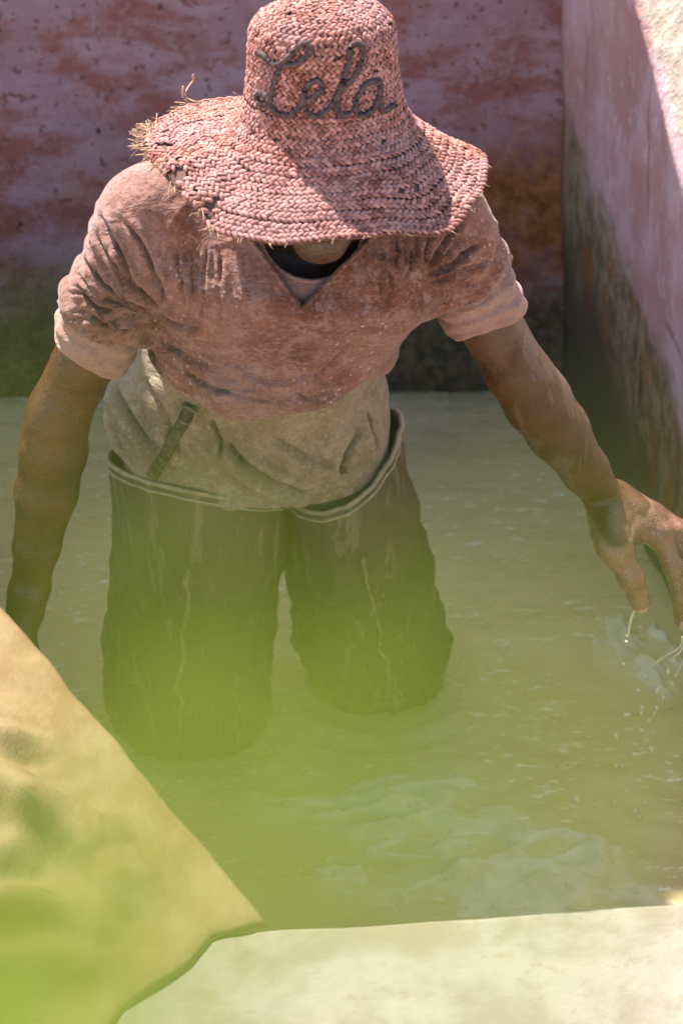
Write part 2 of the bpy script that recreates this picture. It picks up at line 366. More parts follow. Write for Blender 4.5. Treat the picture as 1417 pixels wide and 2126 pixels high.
# ---- signed distance meshing ----------------------------------------
def vn(p): return np.asarray(p, dtype=np.float32)
class Field:
    def __init__(s, lo, hi, h):
        s.lo = vn(lo); s.h = h; s.n = np.ceil((vn(hi) - s.lo) / h).astype(int) + 1
        s.F = np.full(tuple(s.n), 1.0, dtype=np.float32)
    def box(s, lo, hi):
        a = np.clip(np.floor((vn(lo) - s.lo) / s.h).astype(int), 0, s.n - 1)
        b = np.clip(np.ceil((vn(hi) - s.lo) / s.h).astype(int) + 1, 1, s.n)
        if np.any(b <= a): return None, None
        sl_ = tuple(slice(a[i], b[i]) for i in range(3))
        ax = [s.lo[i] + s.h * np.arange(a[i], b[i], dtype=np.float32) for i in range(3)]
        return sl_, (ax[0][:, None, None], ax[1][None, :, None], ax[2][None, None, :])
    def put(s, fn, lo, hi, k):
        sl_, P = s.box(lo, hi)
        if sl_ is None: return
        d = fn(*P); a = s.F[sl_]
        if k > 0:
            h = np.maximum(k - np.abs(a - d), 0) / k
            s.F[sl_] = np.minimum(a, d) - h * h * k * .25
        else: s.F[sl_] = np.minimum(a, d)
    def cap(s, a, b, ra, rb, k=.02):
        a, b = vn(a), vn(b); ba = b - a; L2 = float(ba @ ba) + 1e-9
        def fn(X, Y, Z):
            t = np.clip(((X - a[0]) * ba[0] + (Y - a[1]) * ba[1] + (Z - a[2]) * ba[2]) / L2, 0, 1)
            return np.sqrt((X - a[0] - t * ba[0]) ** 2 + (Y - a[1] - t * ba[1]) ** 2 + (Z - a[2] - t * ba[2]) ** 2) - (ra + (rb - ra) * t)
        pad = max(ra, rb) + k + .025
        s.put(fn, np.minimum(a, b) - pad, np.maximum(a, b) + pad, k)
    def chain(s, pts, rs, k=.02):
        for i in range(len(pts) - 1): s.cap(pts[i], pts[i + 1], rs[i], rs[i + 1], k)
    def ell(s, c, r, k=.02, rot=None):
        c, r = vn(c), vn(r); Q = np.eye(3, dtype=np.float32) if rot is None else vn(rot)   # rows = local axes
        def fn(X, Y, Z):
            d = (X - c[0], Y - c[1], Z - c[2])
            l = [Q[i, 0] * d[0] + Q[i, 1] * d[1] + Q[i, 2] * d[2] for i in range(3)]
            k0 = np.sqrt(sum((l[i] / r[i]) ** 2 for i in range(3))); k1 = np.sqrt(sum((l[i] / r[i] ** 2) ** 2 for i in range(3)))
            return k0 * (k0 - 1) / np.maximum(k1, 1e-6)
        pad = float(r.max()) + k + .025
        s.put(fn, c - pad, c + pad, k)
    def econe(s, a, b, xa, xb, na, nb, k=.03, cap=.03):
        """limb of elliptical section: x radius and depth radius run from a to b"""
        a, b = vn(a), vn(b); ba = b - a; L = float(np.sqrt(ba @ ba)); u = ba / L
        ex = vn((1, 0, 0)) - u * u[0]; ex /= np.sqrt(ex @ ex); en = np.cross(u, ex)
        def fn(X, Y, Z):
            d = (X - a[0], Y - a[1], Z - a[2])
            tl = d[0] * u[0] + d[1] * u[1] + d[2] * u[2]; t = np.clip(tl / L, 0, 1)
            over = np.maximum(np.maximum(-tl, tl - L), 0)
            rx = xa + (xb - xa) * t; rn = na + (nb - na) * t
            qx = (d[0] * ex[0] + d[1] * ex[1] + d[2] * ex[2]) / rx; qn = (d[0] * en[0] + d[1] * en[1] + d[2] * en[2]) / rn
            return (np.sqrt(qx ** 2 + qn ** 2 + (over / cap) ** 2) - 1) * np.minimum(rx, rn)
        pad = max(xa, xb, na, nb) + k + .03
        s.put(fn, np.minimum(a, b) - pad, np.maximum(a, b) + pad, k)
    def grid(s):
        ax = [s.lo[i] + s.h * np.arange(s.n[i], dtype=np.float32) for i in range(3)]
        return ax[0][:, None, None], ax[1][None, :, None], ax[2][None, None, :]

def nets(F, lo, h):
    S = F < 0
    n = np.array(F.shape); c = n - 1
    cnt = np.zeros(tuple(c), dtype=np.uint8)
    offs = [(i, j, k) for i in (0, 1) for j in (0, 1) for k in (0, 1)]
    for o in offs: cnt += S[o[0]:o[0] + c[0], o[1]:o[1] + c[1], o[2]:o[2] + c[2]]
    act = (cnt > 0) & (cnt < 8)
    idx = np.argwhere(act)
    vid = np.full(tuple(c), -1, dtype=np.int64); vid[act] = np.arange(len(idx))
    vals = np.stack([F[idx[:, 0] + o[0], idx[:, 1] + o[1], idx[:, 2] + o[2]] for o in offs], 1)
    acc = np.zeros((len(idx), 3)); num = np.zeros(len(idx))
    for i in range(8):
        for j in range(i + 1, 8):
            df = [abs(offs[i][q] - offs[j][q]) for q in range(3)]
            if sum(df) != 1: continue
            a, b = vals[:, i], vals[:, j]; m = (a < 0) != (b < 0)
            t = np.where(m, a / np.where(m, a - b, 1), 0)
            p = np.array(offs[i])[None] + t[:, None] * (np.array(offs[j]) - np.array(offs[i]))[None]
            acc += p * m[:, None]; num += m
    V = (idx + acc / num[:, None]) * h + np.asarray(lo)[None]
    faces = []
    for ax in range(3):
        a1, a2 = (ax + 1) % 3, (ax + 2) % 3
        sl0 = [slice(None)] * 3; sl1 = [slice(None)] * 3; sl0[ax] = slice(0, -1); sl1[ax] = slice(1, None)
        m = S[tuple(sl0)] != S[tuple(sl1)]
        e = np.argwhere(m)
        ok = (e[:, a1] > 0) & (e[:, a2] > 0) & (e[:, a1] < c[a1]) & (e[:, a2] < c[a2])
        e = e[ok]
        def cell(d1, d2):
            q = e.copy(); q[:, a1] -= d1; q[:, a2] -= d2
            return vid[q[:, 0], q[:, 1], q[:, 2]]
        quad = np.stack([cell(1, 1), cell(0, 1), cell(0, 0), cell(1, 0)], 1)
        fl = ~S[tuple(e.T)]
        quad[fl] = quad[fl][:, ::-1]
        faces.append(quad)
    Fc = np.concatenate(faces); Fc = Fc[(Fc >= 0).all(1)]
    return V, Fc

def vnormals(V, F):
    n = np.cross(V[F[:, 2]] - V[F[:, 0]], V[F[:, 3]] - V[F[:, 1]])
    N = np.zeros_like(V)
    for i in range(4): np.add.at(N, F[:, i], n)
    return N / np.maximum(np.linalg.norm(N, axis=1, keepdims=True), 1e-9)

def relax(V, F, it=1, lam=.5):
    for _ in range(it):
        A = np.zeros_like(V); c = np.zeros(len(V))
        for i in range(4):
            np.add.at(A, F[:, i], V[F[:, (i + 1) % 4]] + V[F[:, (i - 1) % 4]]); np.add.at(c, F[:, i], 2)
        V = V + lam * (A / np.maximum(c, 1)[:, None] - V)
    return V

def nz(V, scale, off=(0, 0, 0), st=(1, 1, 1)):
    q = (V * np.array(st) + np.array(off)) * scale
    return np.array([noise.noise(Vector(p)) for p in q])

# ---- tubes -----------------------------------------------------------
def catmull(pts, n=6, closed=False):
    P = [Vector(p) for p in pts]; out = []; m = len(P)
    rng = range(m) if closed else range(m - 1)
    for i in rng:
        if closed: a, b, c, d = P[i - 1], P[i], P[(i + 1) % m], P[(i + 2) % m]
        else: a, b, c, d = P[max(i - 1, 0)], P[i], P[i + 1], P[min(i + 2, m - 1)]
        for j in range(n):
            t = j / n
            out.append(.5 * ((2 * b) + (c - a) * t + (2 * a - 5 * b + 4 * c - d) * t * t + (3 * b - a - 3 * c + d) * t ** 3))
    if not closed: out.append(P[-1])
    return out

def tube(pts, rad, seg=8, closed=False, flat=1.0, nrm=None):
    P = [Vector(p) for p in pts]; n = len(P); V = []; F = []
    rr = rad if isinstance(rad, (list, tuple)) else [rad] * n
    for i in range(n):
        t = (P[(i + 1) % n] - P[i - 1]) if closed else (P[min(i + 1, n - 1)] - P[max(i - 1, 0)])
        t.normalize()
        a = Vector(nrm[i]) if nrm else (Vector((0, 0, 1)) if abs(t.z) < .9 else Vector((0, 1, 0)))
        b = t.cross(a).normalized(); a = b.cross(t).normalized()
        for j in range(seg):
            q = 2 * math.pi * j / seg
            V.append(P[i] + (b * math.cos(q) + a * (math.sin(q) * flat)) * rr[i])
    m = n if closed else n - 1
    for i in range(m):
        for j in range(seg):
            a0 = i * seg + j; a1 = i * seg + (j + 1) % seg; b0 = ((i + 1) % n) * seg + j; b1 = ((i + 1) % n) * seg + (j + 1) % seg
            F.append((a0, a1, b1, b0))
    if not closed:
        F.append(tuple(range(seg - 1, -1, -1))); F.append(tuple((n - 1) * seg + j for j in range(seg)))
    return V, F

def join(parts):
    V, F = [], []
    for v, f in parts:
        o = len(V); V += list(v); F += [tuple(i + o for i in q) for q in f]
    return V, F

#%%SETTING
# ------------------------------------------------------------------ setting
WB = .97     # back wall at the water, on the left
def back_y(x): return .992 + .055 * (x - 0.0)

def slab(xs, zs, fn, thick, name, mat, label, cat, amp=.006, topround=.03):
    """wall of real thickness, front face relief from noise; fn(x_or_t, z) -> front point, thick vector"""
    nx, nzv = len(xs), len(zs); V = []; F = []
    for side in (0, 1):
        for i, a in enumerate(xs):
            for j, z in enumerate(zs):
                p = Vector(fn(a, z))
                if side: p = p + Vector(thick)
                else:
                    t = max(0, (z - (zs[-1] - topround)) / topround)
                    p = p + Vector(thick).normalized() * (topround * (1 - math.sqrt(max(0, 1 - t * t))))
                    p = p + Vector(thick).normalized() * amp * (noise.fractal(p * 3.0, 1, 2, 4) + .4 * noise.noise(p * 17))
                V.append(p)
    def id_(s_, i, j): return s_ * nx * nzv + i * nzv + j
    for i in range(nx - 1):
        for j in range(nzv - 1):
            F.append((id_(0, i, j), id_(0, i + 1, j), id_(0, i + 1, j + 1), id_(0, i, j + 1)))
            F.append((id_(1, i, j), id_(1, i, j + 1), id_(1, i + 1, j + 1), id_(1, i + 1, j)))
        F.append((id_(0, i, nzv - 1), id_(0, i + 1, nzv - 1), id_(1, i + 1, nzv - 1), id_(1, i, nzv - 1)))
    for i in (0, nx - 1):
        for j in range(nzv - 1):
            F.append((id_(0, i, j), id_(0, i, j + 1), id_(1, i, j + 1), id_(1, i, j)))
    o = mk(name, V, F, mat)
    return tag(o, label, cat)

def lin(a, b, n): return [a + (b - a) * i / (n - 1) for i in range(n)]

def back_top(x):           # top edge out of view, stepped to shape the shade it casts
    if x < -.32: return 2.32
    if x < .02: return 2.08
    return max(1.10, 2.12 - 2.06 * x)
slab(lin(-3.2, 3.2, 160), lin(0, 1, 70), lambda x, z: (x, back_y(x) - .012 * math.sin(x * 3), -.5 + z * (back_top(x) + .5)), (0, .32, 0),
     'vat_wall', M['back'], 'red brown plaster wall behind the man, mossy dark at its foot', 'wall', .010)
def right_pt(t, z):       # t: distance along the wall from the corner towards the camera
    x = .500 + .199 * t - .045 * max(0, z) * max(0, 1 - t / .5)
    y = 1.01 - .98 * t
    ze = max(.60, .872 + .68 * (y - .678))          # above this line the wall leans back, shaped to catch more sun
    if z > ze: x += (z - ze) * .62 * min(1, (z - ze) / .03)
    return (x, y, z)
slab(lin(0.0, 2.3, 110), lin(-.5, 1.35, 90), right_pt, (.30, .05, 0), 'vat_wall', M['right'],
     'lilac plaster side wall with sunlit top beside the reaching hand', 'wall', .008)

# near rim and left ledge: thick flat-topped vat walls
def ledge(A, B, inward, width, z, name, mat, label, amp=.004, n=70, mcount=26, drop=.06):
    A, B = Vector(A), Vector(B); out = -Vector(inward).normalized(); V = []; F = []
    prof = [(0.0, -.9), (0.0, -.02)] + [(.02 - .02 * math.cos(q * math.pi / 6), -.02 + .02 * math.sin(q * math.pi / 6)) for q in (1, 2, 3)] + \
           [(.02 + (width - .02) * (i + 1) / mcount, 0) for i in range(mcount)] + [(width + .01, -.9)]
    for i in range(n):
        p = A.lerp(B, i / (n - 1))
        for d, h in prof:
            q = p + out * d + Vector((0, 0, z + h))
            if h > -.5:
                q.z += amp * (noise.fractal(q * 5, 1, 2, 4)) + amp * .3 * noise.noise(q * 31)
                q += out * (amp * .8 * noise.noise(q * 9 + Vector((4, 1, 0))))
            V.append(q)
    m = len(prof)
    for i in range(n - 1):
        for j in range(m - 1): F.append((i * m + j, i * m + j + 1, (i + 1) * m + j + 1, (i + 1) * m + j))
    F.append(tuple(range(m))); F.append(tuple((n - 1) * m + j for j in range(m - 1, -1, -1)))
    return tag(mk(name, V, F, mat), label, 'wall')
RZ = .45
c0 = atz(540, 1920, RZ); c1 = atz(1417, 1860, RZ); l0 = atz(0, 1270, RZ)
rd = (c1 - c0).normalized(); ld = (l0 - c0).normalized()
ledge(c0 + rd * 1.3 - Vector((0, 0, RZ)), c0 - rd * .9 - Vector((0, 0, RZ)), (-rd.y, rd.x, 0), .75, RZ, 'low_wall', M['rim'],
      'pale sunlit plaster rim along the bottom of the picture', .0045)
ledge(c0 - Vector((0, 0, RZ)) + ld * .06, c0 + ld * 2.35 - Vector((0, 0, RZ)), (-ld.y * -1, ld.x * -1, 0), .85, RZ + .003, 'vat_ledge', M['ledge'],
      'low sandy ledge under the draped tan hide', .006)
def drape():
    lo_ = Vector((ld.y, -ld.x, 0)); lo_ = lo_ if lo_.x < 0 else -lo_
    def ab(px, py): p = atz(px, py, RZ) - c0; return (p.dot(ld), p.dot(lo_))
    bnd = [(-.05, .0)] + sorted([(ab(*p)[1], ab(*p)[0]) for p in ((540, 1922), (500, 1938), (440, 1952), (395, 2005), (330, 2050), (255, 2100), (215, 2160), (120, 2260))]) + [(1.2, -.9)]
    def amin(b):
        for i in range(len(bnd) - 1):
            if b <= bnd[i + 1][0]: return bnd[i][1] + (bnd[i + 1][1] - bnd[i][1]) * (b - bnd[i][0]) / max(1e-6, bnd[i + 1][0] - bnd[i][0])
        return bnd[-1][1]
    crest = [([(-60, 1540), (0, 1590), (30, 1625)], .030), ([(-80, 1665), (-10, 1690), (60, 1732), (170, 1762), (220, 1810)], .052), ([(-60, 1822), (20, 1822), (80, 1832)], .030),
             ([(-80, 1965), (20, 1955), (130, 1955), (235, 1985)], .045), ([(-80, 2050), (40, 2045), (170, 2030), (285, 2005)], .030), ([(205, 1800), (235, 1860), (250, 1930)], .022), ([(250, 1700), (330, 1760), (420, 1840)], .010), ([(130, 1560), (200, 1640), (270, 1700)], .009)]
    cl = [([atz(a, b, RZ) for a, b in pts], h) for pts, h in crest]
    V = []; F = []; na, nb = 150, 90
    for j in range(nb):
        b = .62 * (j / (nb - 1)) ** 1.15; a0 = amin(b)
        for i in range(na):
            a = a0 + (1.15 - a0) * (i / (na - 1))
            p = c0 + ld * a + lo_ * b; z = RZ + .006
            for pts, h in cl:
                best = 9; sd = 0; end = 0
                for k in range(len(pts) - 1):
                    A, B = pts[k], pts[k + 1]; e = B - A; t = max(0, min(1, (p - A).dot(e) / e.dot(e))); q = p - A - e * t; r = math.hypot(q.x, q.y)
                    if r < best: best = r; sd = r if (e.x * q.y - e.y * q.x) > 0 else -r; end = (k + t) / (len(pts) - 1)
                sd += .008 * noise.noise((p.x * 14, p.y * 14, 2))
                wd = .055 if sd > 0 else .026
                z += 1.35 * h * math.exp(-(sd / wd) ** 2) * min(1, (1 - end) / .5) * min(1, max(0, b - .01) / .07) * min(1, (a - a0) / .07)
            z += .006 * noise.fractal((p.x * 7, p.y * 7, 4), 1, 2, 4) 
            ed = min(1, max(0, b) / .018); z -= .007 * (1 - ed) ** 2 + .006 * max(0, 1 - (a - a0) / .02) ** 2
            p = p + lo_ * (.004 * noise.noise((a * 11, 3, 1)) * (1 - ed) - .006 * (1 - ed))
            V.append((p.x, p.y, z))
    for j in range(nb - 1):
        for i in range(na - 1): F.append((j * na + i, j * na + i + 1, (j + 1) * na + i + 1, (j + 1) * na + i))
    o = mk('draped_hide', V, F, M['tanhide']); md = o.modifiers.new('thickness', 'SOLIDIFY'); md.thickness = .0025; md.offset = 1
    tag(o, 'tan hide lying in folds over the ledge at lower left', 'hide')
drape()

# water: milky sheet over a bed of murk
def sheet(name, z, mat, x0, x1, y0, y1, nx, ny, amp):
    V = []; F = []
    for i in range(nx):
        for j in range(ny):
            x = x0 + (x1 - x0) * i / (nx - 1); y = y0 + (y1 - y0) * j / (ny - 1)
            h = 0
            if amp:
                rr = max(0, min(math.hypot(x - .152, (y - .125)) - .10, math.hypot(x + .128, y - .038) - .12)); r2 = math.hypot(x - .62, y + .12)
                h = amp * (1.5 * noise.noise((x * 4 + .6 * y, y * 12 - 2 * x, 0)) + .45 * noise.noise((x * 15, y * 30, 3))) + amp * .5 * math.sin(r2 * 95) * math.exp(-r2 * 5) + amp * .8 * math.cos(rr * 120) * math.exp(-rr * 9)
            V.append((x, y, z + h))
    for i in range(nx - 1):
        for j in range(ny - 1): F.append((i * ny + j, (i + 1) * ny + j, (i + 1) * ny + j + 1, i * ny + j + 1))
    return tag(mk(name, V, F, mat), kind='structure')
sheet('water', 0.0, M['water'], -1.35, 1.05, -1.05, 1.15, 260, 260, .0060)
tag(mk('water_layer', [(x, y, -.005 - .004 * k) for k in range(11) for x, y in ((-1.35, -1.05), (1.05, -1.05), (1.05, 1.15), (-1.35, 1.15))], [(4 * k, 4 * k + 1, 4 * k + 2, 4 * k + 3) for k in range(11)], M['layer']), kind='structure')
sheet('water_depths', -.052, M['murk'], -1.35, 1.05, -1.05, 1.15, 2, 2, 0)
sheet('vat_floor', -.42, M['murk'], -1.35, 1.05, -1.05, 1.15, 2, 2, 0)

# ground: one sheet with the vat left open
def ground():
    V = []; F = []
    xs = [-900, -40, -3.0, -1.9, 1.2, 3.4, 40, 900]; ys = [-900, -40, -8, -1.55, 1.30, 3, 40, 900]
    for x in xs:
        for y in ys: V.append((x, y, .36))
    n = len(ys)
    for i in range(len(xs) - 1):
        for j in range(n - 1):
            if xs[i] == -1.9 and ys[j] == -1.55: continue
            F.append((i * n + j, (i + 1) * n + j, (i + 1) * n + j + 1, i * n + j + 1))
    tag(mk('ground', V, F, M['ground'], smooth=False), kind='structure')
ground()
TER = 1.05
def terrace():
    x0, x1, y0, y1 = -1.1, 1.3, -5.2, -2.85
    V = []; F = []; nx, ny = 60, 26
    for i in range(nx):
        for j in range(ny):
            x = x0 + (x1 - x0) * i / (nx - 1); y = y0 + (y1 - y0) * j / (ny - 1)
            V.append((x, y, TER + .008 * noise.fractal((x * 2, y * 2, 0), 1, 2, 3)))
    for i in range(nx - 1):
        for j in range(ny - 1): F.append((i * ny + j, (i + 1) * ny + j, (i + 1) * ny + j + 1, i * ny + j + 1))
    b = len(V); V += [(x0 + (x1 - x0) * i / (nx - 1), y1, .3) for i in range(nx)]
    for i in range(nx - 1): F.append((i * ny + ny - 1, (i + 1) * ny + ny - 1, b + i + 1, b + i))
    for e in (0, nx - 1):
        b = len(V); V += [(x0 + (x1 - x0) * e / (nx - 1), y0 + (y1 - y0) * j / (ny - 1), .3) for j in range(ny)]
        for j in range(ny - 1): F.append((e * ny + j, e * ny + j + 1, b + j + 1, b + j))
    b = len(V); V += [(x0 + (x1 - x0) * i / (nx - 1), y0, .3) for i in range(nx)]
    for i in range(nx - 1): F.append((i * ny, b + i, b + i + 1, (i + 1) * ny))
    tag(mk('terrace', V, F, M['stone']), kind='structure')
terrace()
#%%HIDES
# ------------------------------------------------------------------ soaked hides in the liquor
def hide(c, rx, ry, rz, lift, seed, label, folds):
    V = []; F = []; n = 64
    for i in range(n):
        for j in range(n):
            u = -1 + 2 * i / (n - 1); v = -1 + 2 * j / (n - 1)
            r = math.hypot(u, v); edge = 1 + .55 * noise.noise((u * 1.5 + seed, v * 1.5, seed))
            q = max(0, 1 - (r / edge) ** 2)
            z = lift * (q ** .6) - .22 * max(0, r / edge - .78) - .010
            z += (.022 * noise.noise((u * 1.9, v * 2.4, seed)) + .012 * (1 - 3 * abs(noise.noise((u * 2.6 + 4, v * 3.1, seed))))) * q ** .5 - .0025
            for (a, off, k, amp) in folds:
                s_ = u * math.cos(a) + v * math.sin(a) - off + .12 * noise.noise((u * 3, v * 3, seed + 2)); t_ = -u * math.sin(a) + v * math.cos(a)
                z += amp * math.exp(-(s_ * k) ** 2) * (s_ < 0 and 1 or math.exp(-(s_ * k * 7) ** 2)) * math.exp(-(t_ * 1.4) ** 2)
            x = u * rx * (1 + .12 * noise.noise((v * 2, seed, 1))); y = v * ry * (1 + .12 * noise.noise((u * 2, seed, 5)))
            V.append((c.x + x * math.cos(rz) - y * math.sin(rz), c.y + x * math.sin(rz) + y * math.cos(rz), c.z + z))
    for i in range(n - 1):
        for j in range(n - 1): F.append((i * n + j, (i + 1) * n + j, (i + 1) * n + j + 1, i * n + j + 1))
    o = mk('hide', V, F, M['hide'])
    md = o.modifiers.new('thickness', 'SOLIDIFY'); md.thickness = .003
    return tag(o, label, 'hide', 'skins soaking in the vat')
hide(atz(1090, 1800, 0), .24, .14, .1, .014, 1.3, 'pale folded skin breaking the surface near the white rim', [(.3, .1, 5, .014), (1.1, -.2, 6, .012), (-.2, .45, 6, .012), (-.7, -.15, 7, .010), (.1, -.4, 6, .010)])
hide(atz(800, 1690, 0), .23, .10, .06, .010, 4.1, 'long sunken skin between the waders and the pale folded one', [(.5, .25, 6, .013), (-.4, .3, 6, .011), (.9, -.2, 6, .009)])
hide(atz(1330, 1350, 0), .075, .13, .35, .010, 8.7, 'greyish skin floating below the dripping hand', [(.2, .0, 7, .008)])
hide(atz(745, 1840, 0), .10, .07, -.5, .006, 12.2, 'small sunken skin fold nearest the corner of ledge and rim', [(.2, .0, 6, .012)])

#%%PERSON
# ------------------------------------------------------------------ person
J = dict(
    shL=at(314, 456, -.215), elL=at(126, 850, -.215), wrL=at(61, 1225, -.215),
    shR=at(903, 461, -.195), elR=at(1070, 768, -.185), wrR=at(1260, 1043, -.15),
    neck=Vector((.066, -.205, 1.005)), chest=Vector((.046, -.225, .915)), belly=Vector((.000, -.10, .70)), pelvis=Vector((-.035, .0, .52)))
parts = []
def body_nets(fl, it=1):
    V, F = nets(fl.F, fl.lo, fl.h); V = relax(V, F, it, .4)
    V = V + vnormals(V, F) * (.0009 * nz(V, 60))[:, None]; return V, F

# trunk and legs (hidden under the clothes)
f = Field((-.32, -.42, -.45), (.36, .22, 1.08), .009)
f.econe(J['chest'] + Vector((0, .03, -.01)), J['belly'], .130, .115, .075, .085, .04)
f.econe(J['belly'], J['pelvis'], .120, .140, .095, .105, .04)
f.cap(J['neck'] + Vector((0, .03, 0)), J['chest'] + Vector((0, .05, -.03)), .045, .05, .05)
f.cap(J['neck'] + Vector((-.02, .01, -.02)), J['shL'], .05, .048, .04); f.cap(J['neck'] + Vector((.02, .01, -.02)), J['shR'], .05, .048, .04)
LEG = dict(hL=Vector((-.115, .0, .47)), kL=Vector((-.128, .02, .08)), aL=Vector((-.130, .06, -.33)),
           hR=Vector((.055, .0, .47)), kR=Vector((.135, .06, .08)), aR=Vector((.15, .16, -.33)))
for s_ in 'LR':
    f.chain([LEG['h' + s_], LEG['k' + s_], LEG['a' + s_]], [.085, .058, .04], .03)
    f.cap(LEG['a' + s_] + Vector((0, .02, -.05)), LEG['a' + s_] + Vector((0, -.15, -.06)), .035, .03, .03)
parts.append(body_nets(f))

# head with face
HC = Vector((.074, -.275, 1.112))
tiltx = R(14)   # head bows a little
cx, sx_ = math.cos(tiltx), math.sin(tiltx)
def hd(x, y, z): return HC + Vector((x, y * cx + z * -sx_, y * sx_ * 1 + z * cx)) if False else HC + Vector((x, y * cx - z * sx_ * 1.0, z * cx + y * sx_ * 1.0))
Qh = [[1, 0, 0], [0, cx, sx_], [0, -sx_, cx]]
f = Field((HC.x - .11, HC.y - .16, HC.z - .17), (HC.x + .11, HC.y + .14, HC.z + .14), .0035)
f.ell(hd(0, .012, .03), (.074, .094, .088), .02, Qh)
f.ell(hd(0, -.025, -.045), (.056, .068, .078), .03, Qh)        # jaw
f.ell(hd(0, -.073, -.108), (.026, .020, .020), .025, Qh)       # chin
f.cap(hd(-.045, -.04, -.075), hd(-.012, -.075, -.105), .018, .016, .02); f.cap(hd(.045, -.04, -.075), hd(.012, -.075, -.105), .018, .016, .02)
f.cap(hd(0, -.088, .005), hd(0, -.108, -.035), .008, .013, .012)   # nose
for s_ in (-1, 1):
    f.ell(hd(.012 * s_, -.100, -.038), (.009, .009, .008), .006, Qh)
    f.cap(hd(.012 * s_, -.082, .018), hd(.042 * s_, -.070, .016), .009, .008, .012)   # brow
    f.ell(hd(.031 * s_, -.074, -.001), (.015, .010, .010), .004, Qh)                   # eye
    f.ell(hd(.076 * s_, .012, -.012), (.008, .018, .030), .006, Qh)                    # ear
    f.ell(hd(.038 * s_, -.062, -.028), (.018, .016, .016), .02, Qh)                    # cheek
f.cap(hd(-.020, -.087, -.066), hd(.020, -.087, -.066), .007, .007, .005); f.cap(hd(-.017, -.087, -.078), hd(.017, -.087, -.078), .008, .008, .005)
f.cap(hd(0, .035, -.05), J['neck'] + Vector((0, .045, -.04)), .046, .048, .03)
parts.append(body_nets(f))

# arms with hands, five fingers each
def arm(s_, hand):
    sh, el, wr = J['sh' + s_], J['el' + s_], J['wr' + s_]
    pts = [sh, el, wr] + [p for c in hand for p in c[0]]
    lo = Vector([min(p[i] for p in pts) - .075 for i in range(3)]); hi = Vector([max(p[i] for p in pts) + .075 for i in range(3)])
    f = Field(lo, hi, .0028)
    u = sh.lerp(el, .45)
    f.chain([sh, u, el], [.042, .0415, .041], .02)
    ax = (wr - el)
    f.chain([el, el + ax * .22, el + ax * .45, el + ax * .75, wr], [.040, .044, .041, .031, .025], .012)
    f.cap(sh.lerp(el, .25) + Vector((0, -.010, 0)), sh.lerp(el, .75) + Vector((0, -.010, 0)), .032, .028, .02)     # biceps
    f.cap(el + ax * .08 + Vector((.008 if s_ == 'R' else -.008, -.006, 0)), el + ax * .42, .032, .026, .02)      # forearm muscle
    f.cap(wr + Vector((.0, .014, .004)), wr + Vector((0, -.012, -.004)), .021, .020, .012)
    for c, rs, k in hand: f.chain(c, rs, k)
    parts.append(body_nets(f, 1))

kn = [at(1368, 1112, -.178), at(1398, 1112, -.155), at(1422, 1112, -.132), at(1438, 1122, -.112)]
fing = [[kn[0], at(1398, 1178, -.198), at(1411, 1236, -.196), at(1414, 1288, -.186)],
        [kn[1], at(1436, 1170, -.178), at(1450, 1238, -.174), at(1452, 1296, -.162)],
        [kn[2], at(1460, 1172, -.150), at(1472, 1236, -.146), at(1473, 1288, -.136)],
        [kn[3], at(1470, 1172, -.122), at(1482, 1218, -.118), at(1483, 1258, -.110)]]
wR = J['wrR']
handR = [([wR + Vector((-.004 + .006 * i, -.014 + .010 * i, -.004)), wR.lerp(kn[i], .5) + Vector((0, 0, .002)), kn[i]], [.024, .0200, .0165 - .0015 * (i == 3)], .014) for i in range(4)]
handR += [(c, [.0155 - .0015 * (i == 3), .0140 - .0015 * (i == 3), .0128 - .0015 * (i == 3), .0118 - .001 * (i == 3)], .005) for i, c in enumerate(fing)]
thR = [at(1258, 1085, -.185), at(1275, 1136, -.238), at(1308, 1196, -.250), at(1328, 1250, -.248)]
handR += [(thR, [.0250, .0218, .0168, .0142], .010), ([thR[1].lerp(thR[0], .1), kn[0].lerp(wR, .30)], [.016, .017], .022), ([thR[1].lerp(thR[0], .5), kn[0].lerp(wR, .6)], [.019, .019], .022)]
handR += [([c[1], c[1] + Vector((0, -.001, .001))], [.0150, .0148], .004) for c in fing[:3]] + [([kn[i], kn[i] + Vector((0, 0, .003))], [.0175, .017], .008) for i in range(4)] + [([thR[2], thR[2] + Vector((0, -.002, 0))], [.0182, .0178], .005)]
arm('R', handR)
# the other hand hangs relaxed behind the ledge
wL = J['wrL']; dn = (wL - J['elL']).normalized(); side = Vector((.25, .95, 0)).normalized(); fw = dn.cross(side).normalized()
handL = []
for i in range(4):
    o_ = side * (-.030 + .021 * i)
    k0 = wL + dn * (.092 - .004 * abs(i - 1)) + o_
    ln = (.044, .048, .045, .036)[i]
    p1 = k0 + dn * ln + fw * .008; p2 = p1 + dn * ln * .55 + fw * .014; p3 = p2 + dn * ln * .4 + fw * .014
    handL.append(([wL + o_ * .5, wL.lerp(k0, .55), k0], [.022, .017, .0125], .014))
    handL.append(([k0, p1, p2, p3], [.012, .0105, .0092, .0078], .005))
t0 = wL + dn * .025 - side * .02
tb = [t0, t0 + dn * .035 - side * .022 + fw * .012, t0 + dn * .068 - side * .030 + fw * .022, t0 + dn * .095 - side * .030 + fw * .026]
handL.append((tb, [.020, .017, .0125, .0095], .010))
arm('L', handL)

V = []; F = []; o_ = 0
for v, q in parts: V.append(v); F.append(q + o_); o_ += len(v)
person = mk('person', np.concatenate(V), np.concatenate(F), M['skin'])
tag(person, 'man in dusty brown shirt and muddy waders leaning forward, wading in the vat', 'person')

